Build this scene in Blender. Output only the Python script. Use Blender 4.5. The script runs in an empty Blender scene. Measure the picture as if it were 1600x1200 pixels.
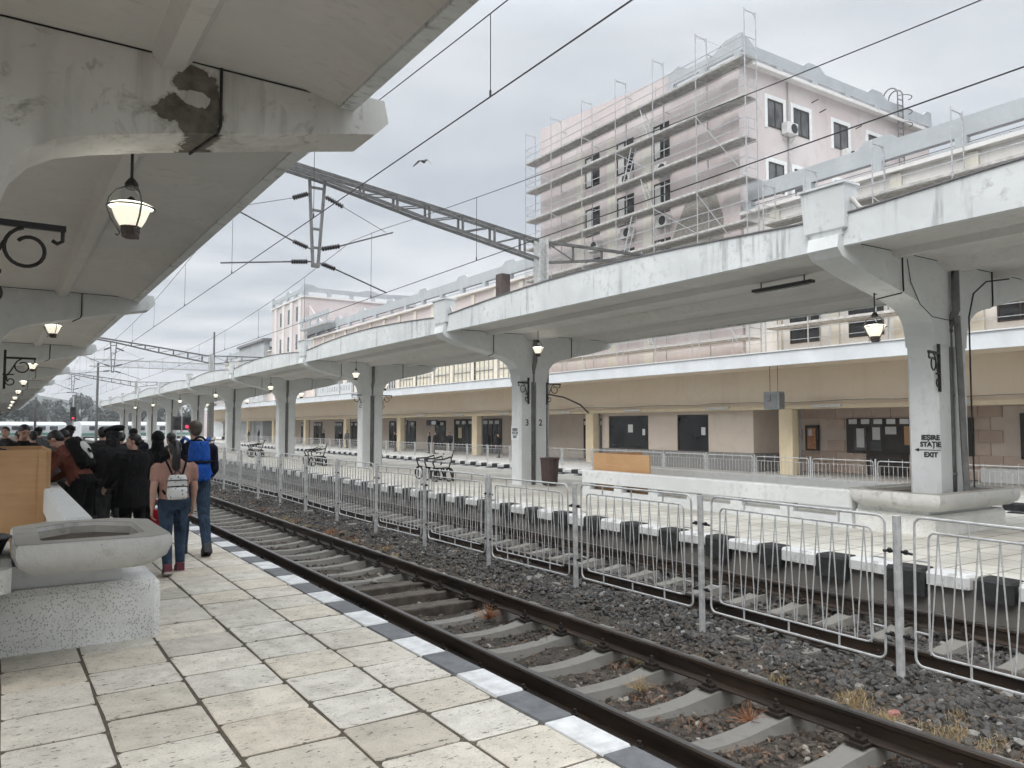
import bpy, bmesh, math, random
from mathutils import Vector, Matrix, Euler
random.seed(7)
R = math.radians
SC = bpy.context.scene
COL = SC.collection
# ------------------------------------------------------------------ camera
YAW, PITCH, EYE = 33.19, 3.15, 1.7
cd = bpy.data.cameras.new('camera'); cam = bpy.data.objects.new('camera', cd); COL.objects.link(cam)
cd.sensor_width = 36; cd.lens = 27.0; cd.clip_end = 6000; cd.clip_start = 0.05
cam.location = (0, 0, EYE); cam.rotation_euler = (R(90 + PITCH), 0, R(-YAW))
SC.camera = cam
# ------------------------------------------------------------------ sky: overcast veil over a Nishita sky
SUN_EL, SUN_AZ = 46.0, 248.0          # azimuth clockwise from +Y: behind the camera to the left, hidden by cloud
w = bpy.data.worlds.new('World'); SC.world = w; w.use_nodes = True
nt = w.node_tree; N = nt.nodes; L = nt.links
for n in list(N): N.remove(n)
out = N.new('ShaderNodeOutputWorld'); bg = N.new('ShaderNodeBackground'); L.new(bg.outputs[0], out.inputs[0])
sky = N.new('ShaderNodeTexSky'); sky.sky_type = 'NISHITA'; sky.sun_disc = False
sky.sun_elevation = R(SUN_EL); sky.sun_rotation = R(SUN_AZ); sky.dust_density = 4.0; sky.air_density = 1.0
scl = N.new('ShaderNodeVectorMath'); scl.operation = 'SCALE'; scl.inputs['Scale'].default_value = 0.06
L.new(sky.outputs[0], scl.inputs[0])
tc = N.new('ShaderNodeTexCoord'); sep = N.new('ShaderNodeSeparateXYZ'); L.new(tc.outputs['Generated'], sep.inputs[0])
# project directions on a cloud layer so that the clouds flatten towards the horizon
mx = N.new('ShaderNodeMath'); mx.operation = 'MAXIMUM'; mx.inputs[1].default_value = 0.06; L.new(sep.outputs[2], mx.inputs[0])
cmb = N.new('ShaderNodeCombineXYZ')
for i in (0, 1):
    d_ = N.new('ShaderNodeMath'); d_.operation = 'DIVIDE'; L.new(sep.outputs[i], d_.inputs[0]); L.new(mx.outputs[0], d_.inputs[1]); L.new(d_.outputs[0], cmb.inputs[i])
nz = N.new('ShaderNodeTexNoise'); nz.inputs['Scale'].default_value = 0.55; nz.inputs['Detail'].default_value = 7; nz.inputs['Roughness'].default_value = 0.52
nz.inputs['Distortion'].default_value = 0.35
L.new(cmb.outputs[0], nz.inputs['Vector'])
cr = N.new('ShaderNodeValToRGB'); cr.color_ramp.elements[0].position = 0.38; cr.color_ramp.elements[1].position = 0.64
cr.color_ramp.elements[0].color = (0.222, 0.237, 0.258, 1); cr.color_ramp.elements[1].color = (0.335, 0.346, 0.358, 1)
L.new(nz.outputs[0], cr.inputs[0])
# an overcast sky is brighter overhead than at the horizon (standard overcast luminance)
zen = N.new('ShaderNodeMapRange'); zen.inputs['From Min'].default_value = 0.46; zen.inputs['From Max'].default_value = 1.0
zen.inputs['To Min'].default_value = 1.0; zen.inputs['To Max'].default_value = 4.8; L.new(sep.outputs[2], zen.inputs[0])
sc2 = N.new('ShaderNodeVectorMath'); sc2.operation = 'SCALE'; L.new(cr.outputs[0], sc2.inputs[0]); L.new(zen.outputs[0], sc2.inputs['Scale'])
mix = N.new('ShaderNodeMix'); mix.data_type = 'RGBA'; mix.inputs[0].default_value = 0.93
L.new(scl.outputs[0], mix.inputs[6]); L.new(sc2.outputs[0], mix.inputs[7])
L.new(mix.outputs[2], bg.inputs[0]); bg.inputs[1].default_value = 1.0
sl = bpy.data.lights.new('sun', 'SUN'); sl.energy = 0.9; sl.angle = R(50); sl.color = (1.0, 0.97, 0.93)
so = bpy.data.objects.new('sun', sl); COL.objects.link(so)
so.rotation_euler = (R(90 - SUN_EL), 0, R(180 - SUN_AZ)); so.location = (0, 0, 60)
vs = SC.view_settings; vs.view_transform = 'Standard'; vs.look = 'None'; vs.exposure = 1.38; vs.gamma = 1.0; vs.use_curve_mapping = False
SC.cycles.max_bounces = 5; SC.cycles.diffuse_bounces = 4; SC.cycles.glossy_bounces = 2; SC.cycles.transparent_max_bounces = 8
SC.cycles.use_denoising = True; SC.cycles.use_adaptive_sampling = True; SC.cycles.adaptive_threshold = 0.03; SC.cycles.adaptive_min_samples = 12

# ------------------------------------------------------------------ helpers
D1 = R(0.497)                         # platform 1 and its track run half a degree off the others
def p1(x, y): return (x*math.cos(D1) - y*math.sin(D1), x*math.sin(D1) + y*math.cos(D1))

class MB:
    """collects faces for ONE mesh"""
    def __init__(s): s.v = []; s.f = []; s.mi = []; s.cur = 0
    def add(s, vs_, fs):
        o = len(s.v); s.v.extend(vs_); s.f.extend([tuple(i + o for i in f) for f in fs]); s.mi.extend([s.cur]*len(fs)); return s
    def box(s, x0, x1, y0, y1, z0, z1, M=None):
        vs_ = [(x0,y0,z0),(x1,y0,z0),(x1,y1,z0),(x0,y1,z0),(x0,y0,z1),(x1,y0,z1),(x1,y1,z1),(x0,y1,z1)]
        if M is not None: vs_ = [tuple(M @ Vector(q)) for q in vs_]
        return s.add(vs_, [(0,3,2,1),(4,5,6,7),(0,1,5,4),(1,2,6,5),(2,3,7,6),(3,0,4,7)])
    def cbox(s, c, sx, sy, sz, M=None):
        return s.box(c[0]-sx/2, c[0]+sx/2, c[1]-sy/2, c[1]+sy/2, c[2]-sz/2, c[2]+sz/2, M)
    def bbox(s, x0, x1, y0, y1, z0, z1, b=0.02):
        """box with chamfered vertical and top edges"""
        r0 = [(x0+b,y0),(x1-b,y0),(x1,y0+b),(x1,y1-b),(x1-b,y1),(x0+b,y1),(x0,y1-b),(x0,y0+b)]
        cx, cy = (x0+x1)/2, (y0+y1)/2
        ins = [(x0+b if q[0] < cx else x1-b, y0+b if q[1] < cy else y1-b) for q in r0]
        vs_ = [(q[0],q[1],z0) for q in r0] + [(q[0],q[1],z1-b) for q in r0] + [(ins[i][0]+(r0[i][0]-ins[i][0])*.3, ins[i][1]+(r0[i][1]-ins[i][1])*.3, z1) for i in range(8)]
        fs = [tuple(range(7,-1,-1)), tuple(range(16,24))]
        for k in (0, 8):
            for i in range(8): fs.append((k+i, k+(i+1)%8, k+8+(i+1)%8, k+8+i))
        return s.add(vs_, fs)
    def prism(s, poly, a0, a1, axis='y', M=None):
        """poly in the two other axes, extruded along axis"""
        def P(u, v, a):
            q = {'y': (u, a, v), 'x': (a, u, v), 'z': (u, v, a)}[axis]
            return tuple(M @ Vector(q)) if M is not None else q
        n = len(poly)
        vs_ = [P(u, v, a0) for u, v in poly] + [P(u, v, a1) for u, v in poly]
        fs = [tuple(range(n)), tuple(range(2*n-1, n-1, -1))] + [(i, n+i, n+(i+1)%n, (i+1)%n) for i in range(n)]
        return s.add(vs_, fs)
    def tube(s, pts, r, n=6, cap=True, closed=False, flat=1.0):
        pts = [Vector(p) for p in pts]; m = len(pts)
        rs = r if isinstance(r, (list, tuple)) else [r]*m
        o = len(s.v); vs_ = []; prev = None
        for i, p in enumerate(pts):
            if closed: t = pts[(i+1) % m] - pts[i-1]
            else: t = pts[min(i+1, m-1)] - pts[max(i-1, 0)]
            t = t.normalized() if t.length > 1e-9 else Vector((0,0,1))
            if prev is None:
                u = t.cross(Vector((0,0,1)));
                if u.length < 1e-3: u = t.cross(Vector((0,1,0)))
            else: u = prev - t*prev.dot(t)
            u.normalize(); prev = u; v = t.cross(u)
            for k in range(n):
                a = 2*math.pi*(k+.5)/n
                vs_.append(tuple(p + u*math.cos(a)*rs[i] + v*math.sin(a)*rs[i]*flat))
        fs = []
        for i in range(m if closed else m-1):
            j = (i+1) % m
            for k in range(n): fs.append((i*n+k, i*n+(k+1)%n, j*n+(k+1)%n, j*n+k))
        if cap and not closed:
            fs.append(tuple(range(n-1,-1,-1))); fs.append(tuple(range((m-1)*n, m*n)))
        return s.add(vs_, fs)
    def lathe(s, prof, n=16, c=(0,0,0), M=None):
        """prof: (r, z) list bottom to top"""
        vs_ = []; fs = []
        for r, z in prof:
            for k in range(n):
                a = 2*math.pi*k/n; q = (c[0]+r*math.cos(a), c[1]+r*math.sin(a), c[2]+z)
                vs_.append(tuple(M @ Vector(q)) if M is not None else q)
        m = len(prof)
        for i in range(m-1):
            for k in range(n): fs.append((i*n+k, i*n+(k+1)%n, (i+1)*n+(k+1)%n, (i+1)*n+k))
        fs.append(tuple(range(n-1,-1,-1))); fs.append(tuple(range((m-1)*n, m*n)))
        return s.add(vs_, fs)
    def ell(s, c, rx, ry, rz, n=12, m=8, M=None):
        vs_ = []; fs = []
        for i in range(m+1):
            t = math.pi*i/m
            for k in range(n):
                a = 2*math.pi*k/n
                q = (rx*math.sin(t)*math.cos(a), ry*math.sin(t)*math.sin(a), -rz*math.cos(t))
                q = (M @ Vector(q)) if M is not None else Vector(q)
                vs_.append((c[0]+q[0], c[1]+q[1], c[2]+q[2]))
        for i in range(m):
            for k in range(n): fs.append((i*n+k, i*n+(k+1)%n, (i+1)*n+(k+1)%n, (i+1)*n+k))
        return s.add(vs_, fs)
    def rings(s, rr, caps=True):
        """closed loft through rings given as lists of points of one length"""
        n = len(rr[0]); vs_ = [tuple(p) for r in rr for p in r]; fs = []
        for i in range(len(rr)-1):
            for k in range(n): fs.append((i*n+k, i*n+(k+1)%n, (i+1)*n+(k+1)%n, (i+1)*n+k))
        if caps: fs.append(tuple(range(n-1,-1,-1))); fs.append(tuple(range((len(rr)-1)*n, len(rr)*n)))
        return s.add(vs_, fs)
    def mesh(s, name, mats, smooth=False):
        me = bpy.data.meshes.new(name); me.from_pydata(s.v, [], s.f)
        if not isinstance(mats, (list, tuple)): mats = [mats]
        for m in mats: me.materials.append(m)
        if len(mats) > 1: me.polygons.foreach_set('material_index', s.mi)
        bm = bmesh.new(); bm.from_mesh(me); bmesh.ops.recalc_face_normals(bm, faces=bm.faces); bm.to_mesh(me); bm.free()
        if smooth: me.polygons.foreach_set('use_smooth', [True]*len(me.polygons))
        me.update(); return me
    def build(s, name, mats, parent=None, smooth=False, loc=None):
        return obj(name, s.mesh(name, mats, smooth), parent, loc)

TMP = bpy.data.scenes.new('workshop')            # small side scene: evaluates one object without touching the big one
def evaluated_mesh(o):
    TMP.collection.objects.link(o); vl = TMP.view_layers[0]; vl.update(); dg = vl.depsgraph; dg.update()
    me = bpy.data.meshes.new_from_object(o.evaluated_get(dg)); bpy.data.objects.remove(o); return me
def obj(name, me, parent=None, loc=None, rot=None):
    o = bpy.data.objects.new(name, me); COL.objects.link(o)
    if parent is not None: o.parent = parent
    if loc is not None: o.location = loc
    if rot is not None: o.rotation_euler = rot
    return o
def thing(name, label, cat, loc=(0,0,0), rz=0.0, group=None):
    o = bpy.data.objects.new(name, None); COL.objects.link(o); o.empty_display_size = .2
    o.location = loc; o.rotation_euler = (0,0,rz); return tag(o, label, cat, group)
def tag(o, label, cat, group=None, kind=None):
    if label: o['label'] = label
    if cat: o['category'] = cat
    if group: o['group'] = group
    if kind: o['kind'] = kind
    return o
def struct(o, label=None): 
    o['kind'] = 'structure'
    if label: o['label'] = label
    return o
def smooth_angle(o, a=40):
    me = o.data; me.polygons.foreach_set('use_smooth', [True]*len(me.polygons))
    bm = bmesh.new(); bm.from_mesh(me)
    for e in bm.edges:
        if len(e.link_faces) == 2 and e.calc_face_angle(0) > R(a): e.smooth = False
    bm.to_mesh(me); bm.free(); return o
def text_mesh(s, size, mat, depth=0.004, align='CENTER', bold=0.0):
    cu = bpy.data.curves.new('lettering', 'FONT'); cu.body = s; cu.size = size; cu.extrude = depth; cu.align_x = align; cu.align_y = 'CENTER'
    cu.offset = bold; cu.resolution_u = 3
    me = evaluated_mesh(bpy.data.objects.new('lettering', cu)); me.materials.clear(); me.materials.append(mat); return me

# ------------------------------------------------------------------ materials
MATS = {}
class NT:
    def __init__(s, name):
        s.m = bpy.data.materials.new(name); s.m.use_nodes = True; s.t = s.m.node_tree; s.n = s.t.nodes; s.l = s.t.links
        s.b = s.n['Principled BSDF']; s.tc = s.n.new('ShaderNodeTexCoord'); s.co = s.tc.outputs['Object']
    def map(s, scale, src=None, rnd=False):
        mp = s.n.new('ShaderNodeMapping'); mp.inputs['Scale'].default_value = scale if isinstance(scale, tuple) else (scale,)*3
        s.l.new(src or s.co, mp.inputs[0])
        if rnd:
            oi = s.n.new('ShaderNodeObjectInfo'); mu = s.n.new('ShaderNodeMath'); mu.operation = 'MULTIPLY'; mu.inputs[1].default_value = 57.0
            s.l.new(oi.outputs['Random'], mu.inputs[0]); s.l.new(mu.outputs[0], mp.inputs['Location'])
        return mp.outputs[0]
    def noise(s, scale, detail=4, rough=.55, vec=None, rnd=False, dist=0.0):
        x = s.n.new('ShaderNodeTexNoise'); x.inputs['Scale'].default_value = 1.0; x.inputs['Detail'].default_value = detail
        x.inputs['Roughness'].default_value = rough; x.inputs['Distortion'].default_value = dist
        s.l.new(vec or s.map(scale, rnd=rnd), x.inputs['Vector']); return x.outputs[0]
    def voro(s, scale, feature='F1', rnd=False, out_='Distance'):
        x = s.n.new('ShaderNodeTexVoronoi'); x.feature = feature; x.inputs['Scale'].default_value = 1.0
        s.l.new(s.map(scale, rnd=rnd), x.inputs['Vector']); return x.outputs[out_]
    def ramp(s, f, a, b, c0=0.0, c1=1.0):
        x = s.n.new('ShaderNodeMapRange'); x.inputs['From Min'].default_value = a; x.inputs['From Max'].default_value = b
        x.inputs['To Min'].default_value = c0; x.inputs['To Max'].default_value = c1; s.l.new(f, x.inputs[0]); return x.outputs[0]
    def math(s, op, a, b=None):
        x = s.n.new('ShaderNodeMath'); x.operation = op
        for i, q in enumerate((a, b)):
            if q is None: continue
            if isinstance(q, (int, float)): x.inputs[i].default_value = q
            else: s.l.new(q, x.inputs[i])
        return x.outputs[0]
    def mix(s, f, a, b, mode='MIX'):
        x = s.n.new('ShaderNodeMix'); x.data_type = 'RGBA'; x.blend_type = mode
        if isinstance(f, (int, float)): x.inputs[0].default_value = f
        else: s.l.new(f, x.inputs[0])
        for i, q in ((6, a), (7, b)):
            if isinstance(q, tuple): x.inputs[i].default_value = (*q[:3], 1)
            else: s.l.new(q, x.inputs[i])
        return x.outputs[2]
    def rand(s):
        oi = s.n.new('ShaderNodeObjectInfo'); return oi.outputs['Random']
    def island(s):
        g = s.n.new('ShaderNodeNewGeometry'); return g.outputs['Random Per Island']
    def col(s, c):
        if isinstance(c, tuple): s.b.inputs['Base Color'].default_value = (*c[:3], 1)
        else: s.l.new(c, s.b.inputs['Base Color'])
    def rough(s, r):
        if isinstance(r, (int, float)): s.b.inputs['Roughness'].default_value = r
        else: s.l.new(r, s.b.inputs['Roughness'])
    def bump(s, h, strength=.3, dist=.01):
        x = s.n.new('ShaderNodeBump'); x.inputs['Strength'].default_value = strength; x.inputs['Distance'].default_value = dist
        s.l.new(h, x.inputs['Height']); s.l.new(x.outputs[0], s.b.inputs['Normal'])
    def done(s, key): MATS[key] = s.m; return s.m

def plain(key, c, rough=.7, metal=0.0, var=.25, scale=6.0, bump=0.0, spec=None):
    t = NT(key); n = t.noise(scale, 4, .6, rnd=True)
    dk = tuple(q*(1-var) for q in c); lt = tuple(min(1, q*(1+var*.6)) for q in c)
    t.col(t.mix(t.ramp(n, .3, .7), dk, lt)); t.rough(rough); t.b.inputs['Metallic'].default_value = metal
    if spec is not None: t.b.inputs['Specular IOR Level'].default_value = spec
    if bump: t.bump(t.noise(scale*6, 5, .6, rnd=True), bump, .01)
    return t.done(key)

def painted_concrete(key, c, stain=(.20,.19,.165), amount=.5, drip=False, warm=None, rugged=False):
    """old limewashed concrete: blotches, grime, hairline specks, optionally runs of dirt down the face"""
    t = NT(key); a = t.noise(.9, 5, .6, dist=.4); b = t.noise(7, 5, .65); s_ = t.noise(26, 3, .7)
    base = t.mix(t.ramp(a, .35, .68), tuple(q*.84 for q in c), c)
    if warm: base = t.mix(t.ramp(t.noise(.45, 3, .5), .45, .7), base, warm)
    g = t.math('MULTIPLY', t.ramp(b, .52, .74), t.ramp(a, .42, .62)); base = t.mix(t.math('MULTIPLY', g, amount), base, stain)
    sp = t.ramp(s_, .69, .75); base = t.mix(t.math('MULTIPLY', sp, .7*amount), base, (.08,.075,.065))
    if drip:
        d = t.noise((5.5, 5.5, .55), 5, .6); d2 = t.noise(.7, 3, .5)
        base = t.mix(t.math('MULTIPLY', t.math('MULTIPLY', t.ramp(d, .54, .72), t.ramp(d2, .36, .62)), .85), base, (.12,.12,.11))
    t.col(base); t.rough(.88)
    if rugged: t.bump(t.math('ADD', t.noise(16, 6, .7), t.math('MULTIPLY', t.noise(60, 4, .7), .5)), 1.0, .03)
    else: t.bump(t.math('ADD', b, t.math('MULTIPLY', s_, .5)), .12, .012)
    return t.done(key)

painted_concrete('canopy', (.61,.605,.585), amount=.45, stain=(.27,.26,.23), warm=(.54,.53,.50))
painted_concrete('fascia', (.67,.70,.705), amount=.6, drip=True)
painted_concrete('white_conc', (.66,.675,.675), amount=.5)
painted_concrete('column', (.67,.695,.695), amount=.4)
painted_concrete('st_fascia', (.72,.755,.78), amount=.15)
# the nearest beam has lost its paint in ragged patches
def peel():
    t = NT('peeling_beam'); a = t.noise(1.1, 5, .6, dist=.4); b = t.noise(5, 6, .68, dist=.5)
    base = t.mix(t.ramp(a, .35, .68), (.58,.575,.55), (.71,.705,.68))
    base = t.mix(t.math('MULTIPLY', t.ramp(t.noise(2.6, 6, .72, dist=.8), .56, .68), .7), base, (.17,.165,.135))
    st = t.noise((2.2, 2.2, .5), 4, .6); base = t.mix(t.math('MULTIPLY', t.ramp(st, .5, .7), .4), base, (.25,.24,.21))
    sep = t.n.new('ShaderNodeSeparateXYZ'); t.l.new(t.co, sep.inputs[0])
    def blob(cx, cz, rx, rz):
        dx = t.math('DIVIDE', t.math('SUBTRACT', sep.outputs[0], cx), rx); dz = t.math('DIVIDE', t.math('SUBTRACT', sep.outputs[2], cz), rz)
        return t.math('ADD', t.math('MULTIPLY', dx, dx), t.math('MULTIPLY', dz, dz))
    d = t.math('MINIMUM', t.math('MINIMUM', blob(1.66, 4.05, .22, .12), blob(1.72, 4.30, .14, .12)), t.math('MINIMUM', blob(1.84, 4.15, .05, .26), blob(1.76, 3.95, .16, .06)))
    nn = t.math('MULTIPLY', t.math('SUBTRACT', b, .5), 4.6)
    k = t.math('LESS_THAN', t.math('ADD', d, nn), 1.0); hole = t.math('LESS_THAN', t.math('ADD', blob(1.70, 4.17, .10, .06), nn), 1.0)
    k = t.math('MULTIPLY', k, t.math('SUBTRACT', 1.0, hole))
    k = t.math('MULTIPLY', k, t.math('LESS_THAN', d, 2.3))
    rim = t.math('MULTIPLY', t.math('LESS_THAN', t.math('ADD', d, nn), 1.35), t.math('LESS_THAN', d, 2.6)); base = t.mix(t.math('MULTIPLY', rim, .45), base, (.33,.31,.265))
    run = t.noise((7,7,.6), 4, .6); base = t.mix(t.math('MULTIPLY', t.math('MULTIPLY', t.ramp(run, .5, .7), t.math('LESS_THAN', d, 14)), .35), base, (.2,.19,.16))
    base = t.mix(k, base, t.mix(t.ramp(t.noise(9, 6, .7), .35, .7), (.085,.08,.065), (.20,.185,.155)))
    t.col(base); t.rough(.9); t.bump(t.math('SUBTRACT', t.math('MULTIPLY', b, .3), k), .6, .02); t.done('peel')
peel()
def tilemat(key, c1, c2, c3):
    t = NT(key); r = t.rand(); a = t.noise(5, 6, .62, rnd=True, dist=.3); f = t.noise((17, 42, 17), 4, .72, rnd=True); sp = t.noise(75, 3, .65, rnd=True)
    base = t.mix(r, c1, c2); base = t.mix(t.math('MULTIPLY', t.math('FRACT', t.math('MULTIPLY', r, 23.1)), .42), base, (.24,.215,.17)); base = t.mix(t.ramp(t.math('FRACT', t.math('MULTIPLY', r, 7.3)), .45, .9), base, c3)
    base = t.mix(t.ramp(a, .38, .72), base, t.mix(.42, base, (.24,.22,.18), 'MIX'))
    base = t.mix(t.math('MULTIPLY', t.ramp(sp, .52, .66), .35), base, (.2,.185,.15))
    gp = t.n.new('ShaderNodeNewGeometry'); wn = t.noise(1, 5, .6, vec=t.map(.55, gp.outputs['Position'])); wn2 = t.noise(1, 5, .65, vec=t.map((2.6,.9,1), gp.outputs['Position'])); base = t.mix(t.math('MULTIPLY', t.ramp(wn, .42, .66), .45), base, t.mix(.5, base, (.30,.275,.225))); base = t.mix(t.math('MULTIPLY', t.ramp(wn2, .56, .72), .5), base, (.27,.245,.20))
    pit = t.math('MULTIPLY', t.ramp(f, .60, .635), t.ramp(a, .36, .5)); base = t.mix(pit, base, (.085,.075,.06))
    t.col(base); t.rough(t.ramp(a, .3, .7, .42, .78)); t.bump(t.math('SUBTRACT', t.math('MULTIPLY', sp, .5), pit), .35, .008); t.done(key)
tilemat('tile', (.75,.705,.61), (.73,.645,.52), (.68,.645,.57))
plain('mortar', (.10,.082,.06), .95, var=.4, scale=14, bump=.4)
plain('kerb_white', (.62,.625,.62), .75, var=.25, scale=9, bump=.15)
painted_concrete('kerb_old', (.60,.605,.595), amount=1.0, stain=(.16,.145,.12), drip=True)
plain('kerb_dark', (.135,.14,.145), .75, var=.3, scale=9, bump=.15)
plain('kerb_black', (.018,.018,.018), .8, var=.4, scale=9, bump=.2)
painted_concrete('plat_conc', (.50,.49,.46), amount=.5)
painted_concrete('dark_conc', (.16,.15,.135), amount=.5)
def slabs2():
    t = NT('platform_slabs'); br = t.n.new('ShaderNodeTexBrick'); br.inputs['Scale'].default_value = 1.0
    for k, v in (('Mortar Size', .012), ('Brick Width', .6), ('Row Height', .5), ('Bias', 0.0)): br.inputs[k].default_value = v
    br.inputs['Color1'].default_value = (.62,.60,.535,1); br.inputs['Color2'].default_value = (.53,.52,.475,1); br.inputs['Mortar'].default_value = (.17,.15,.12,1)
    t.l.new(t.map(1.0), br.inputs[0]); a = t.noise(.6, 6, .65, dist=.5)
    c = t.mix(t.ramp(a, .42, .68), br.outputs[0], t.mix(.45, br.outputs[0], (.17,.155,.12)))
    t.col(c); t.rough(t.ramp(a, .35, .65, .75, .45)); t.done('slabs2')
slabs2()
def steel_rail():
    t = NT('rail_steel'); g = t.n.new('ShaderNodeNewGeometry'); sep = t.n.new('ShaderNodeSeparateXYZ'); t.l.new(g.outputs['Normal'], sep.inputs[0])
    n = t.noise((8, .7, 8), 5, .6); t.col(t.mix(t.ramp(n, .35, .7), (.016,.012,.009), (.06,.038,.025))); t.rough(.55); t.b.inputs['Metallic'].default_value = .3; t.done('rail')
    t = NT('rail_head'); n = t.noise((30, .9, 30), 4, .6); t.col(t.mix(n, (.10,.095,.09), (.22,.21,.2))); t.b.inputs['Metallic'].default_value = .9; t.rough(.38); t.done('rail_head')
steel_rail()
painted_concrete('sleeper', (.20,.19,.168), amount=.9, stain=(.07,.058,.043))
plain('sleeper_wood', (.085,.07,.055), .9, var=.5, scale=8, bump=.5)
plain('clip', (.03,.022,.017), .7, .3)
def ballast():
    t = NT('ballast_stone'); r = t.island(); n = t.noise(30, 3, .6)
    c = t.mix(r, (.024,.0235,.0225), (.105,.10,.093)); c = t.mix(t.math('GREATER_THAN', t.math('FRACT', t.math('MULTIPLY', r, 13.7)), .86), c, (.085,.062,.045))
    c = t.mix(t.math('GREATER_THAN', t.math('FRACT', t.math('MULTIPLY', r, 31.3)), .965), c, (.28,.275,.255))
    c = t.mix(t.math('MULTIPLY', n, .5), c, (.05,.045,.04)); t.col(c); t.rough(.8); t.bump(n, .4, .01); t.done('ballast')
    t = NT('ballast_brown'); r = t.island(); n = t.noise(30, 3, .6)
    c = t.mix(r, (.03,.025,.02), (.125,.098,.078)); c = t.mix(t.math('GREATER_THAN', t.math('FRACT', t.math('MULTIPLY', r, 31.3)), .93), c, (.27,.245,.21))
    t.col(c); t.rough(.85); t.done('ballast_brown')
    t = NT('track_soil'); a = t.noise(.8, 6, .65, dist=.6); b = t.noise(22, 5, .75); v = t.voro(28)
    c = t.mix(t.ramp(a, .4, .62), (.026,.024,.021), (.075,.06,.044)); c = t.mix(t.ramp(b, .5, .7), c, (.125,.105,.08)); c = t.mix(t.ramp(v, .0, .35), (.015,.014,.012), c)
    t.col(c); t.rough(.95); t.bump(t.math('ADD', b, v), .8, .04); t.done('soil')
ballast()
def straw(key, a_, b_):
    t = NT(key); t.col(t.mix(t.island(), a_, b_)); t.rough(.9); t.done(key)
straw('straw', (.26,.185,.09), (.42,.33,.19)); straw('rust_weed', (.22,.085,.035), (.40,.19,.09)); straw('brown_leaf', (.06,.04,.028), (.17,.11,.07))
plain('galv', (.44,.445,.44), .65, .1, var=.3, scale=12)
plain('scaf_steel', (.50,.51,.52), .45, .55, var=.25, scale=9)
plain('scaf_deck', (.34,.335,.32), .7, .2, var=.4, scale=5)
plain('toe_board', (.46,.455,.44), .7, var=.3, scale=4)
plain('alu', (.72,.73,.74), .4, .5, var=.1)
plain('gantry_steel', (.13,.13,.128), .6, .3, var=.3, scale=6)
plain('insulator', (.035,.033,.036), .35, var=.2)
plain('black_iron', (.012,.012,.012), .5, .2, var=.2)
plain('wire', (.035,.035,.035), .6, .4, var=.1)
plain('pipe_grey', (.15,.15,.148), .6, var=.35, scale=4)
plain('cable', (.02,.02,.02), .7, var=.1)
def stripe_plaster(key, c, c2, dark):
    t = NT(key); a = t.noise(.22, 5, .62, dist=.3); b = t.noise(1.6, 6, .68, dist=.5); d = t.noise((2.0, 2.0, .16), 5, .6)
    x = t.mix(t.ramp(a, .38, .64), c, c2); x = t.mix(t.math('MULTIPLY', t.ramp(b, .52, .72), .5), x, dark)
    x = t.mix(t.math('MULTIPLY', t.ramp(d, .54, .74), .45), x, dark); t.col(x); t.rough(.92); t.bump(b, .15, .02); t.done(key)
stripe_plaster('pink', (.55,.485,.48), (.59,.55,.54), (.43,.385,.38))
stripe_plaster('grey_plaster', (.63,.62,.605), (.69,.675,.655), (.50,.49,.475))
stripe_plaster('cream_plaster', (.60,.575,.50), (.64,.625,.57), (.45,.42,.37))
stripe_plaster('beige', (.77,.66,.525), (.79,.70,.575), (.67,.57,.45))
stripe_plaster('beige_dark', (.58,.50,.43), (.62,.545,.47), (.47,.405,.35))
painted_concrete('cream_col', (.70,.60,.42), amount=.2)
painted_concrete('roof_band', (.43,.46,.48), amount=.3)
def stonewall():
    t = NT('wall_stone'); r = t.rand(); n = t.noise(4, 5, .6, rnd=True)
    c = t.mix(r, (.47,.355,.29), (.60,.485,.405)); c = t.mix(t.ramp(n, .35, .7), c, t.mix(.4, c, (.38,.29,.24))); t.col(c); t.rough(.7); t.done('wall_stone')
stonewall()
painted_concrete('grey_base', (.25,.25,.245), amount=.4)
t = NT('dark_glass'); t.col(t.mix(t.noise(.7, 3, .5), (.008,.009,.010), (.03,.032,.034))); t.rough(.08); t.b.inputs['Specular IOR Level'].default_value = .5; t.done('glass')
t = NT('curtain_glass'); t.col(t.mix(t.ramp(t.noise((.5,.5,9), 3, .5), .4, .6), (.52,.50,.41), (.62,.60,.51))); t.rough(.25); t.done('blind')
t = NT('grey_glass'); t.col(t.mix(t.ramp(t.noise(.8, 3, .5), .4, .6), (.05,.052,.055), (.12,.125,.13))); t.rough(.08); t.done('greyglass')
plain('frame_dark', (.035,.027,.022), .6, var=.2); plain('frame_white', (.72,.73,.73), .6, var=.1); plain('frame_grey', (.16,.16,.165), .6, var=.2)
plain('paper', (.62,.63,.63), .8, var=.15, scale=20); plain('poster', (.50,.24,.12), .7, var=.5, scale=9)
plain('ac_white', (.60,.605,.59), .5, var=.12); plain('ac_dark', (.03,.03,.032), .6, var=.2)
t = NT('plywood'); a = t.noise((1.2, 1.2, 14), 5, .6, dist=1.2); b = t.noise(1.4, 4, .6)
t.col(t.mix(t.ramp(b, .35, .7), t.mix(a, (.38,.20,.085), (.54,.32,.155)), t.mix(a, (.47,.29,.14), (.57,.37,.20)))); t.rough(.6); t.done('plywood')
def stipple():
    t = NT('stippled_stone'); v = t.voro((62,62,46)); n = t.noise(2.2, 5, .6); m = t.noise(5, 4, .6)
    c = t.mix(t.ramp(n, .4, .7), (.76,.76,.735), (.60,.595,.565)); pit = t.math('MULTIPLY', t.ramp(v, .40, .20), t.ramp(m, .34, .48))
    c = t.mix(t.math('MULTIPLY', pit, .6), c, (.22,.215,.20)); t.col(c); t.rough(.9); t.bump(t.math('SUBTRACT', 1.0, pit), .6, .012); t.done('stipple')
stipple()
painted_concrete('rough_white', (.70,.695,.665), amount=.8, stain=(.25,.23,.20), rugged=True)
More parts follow.
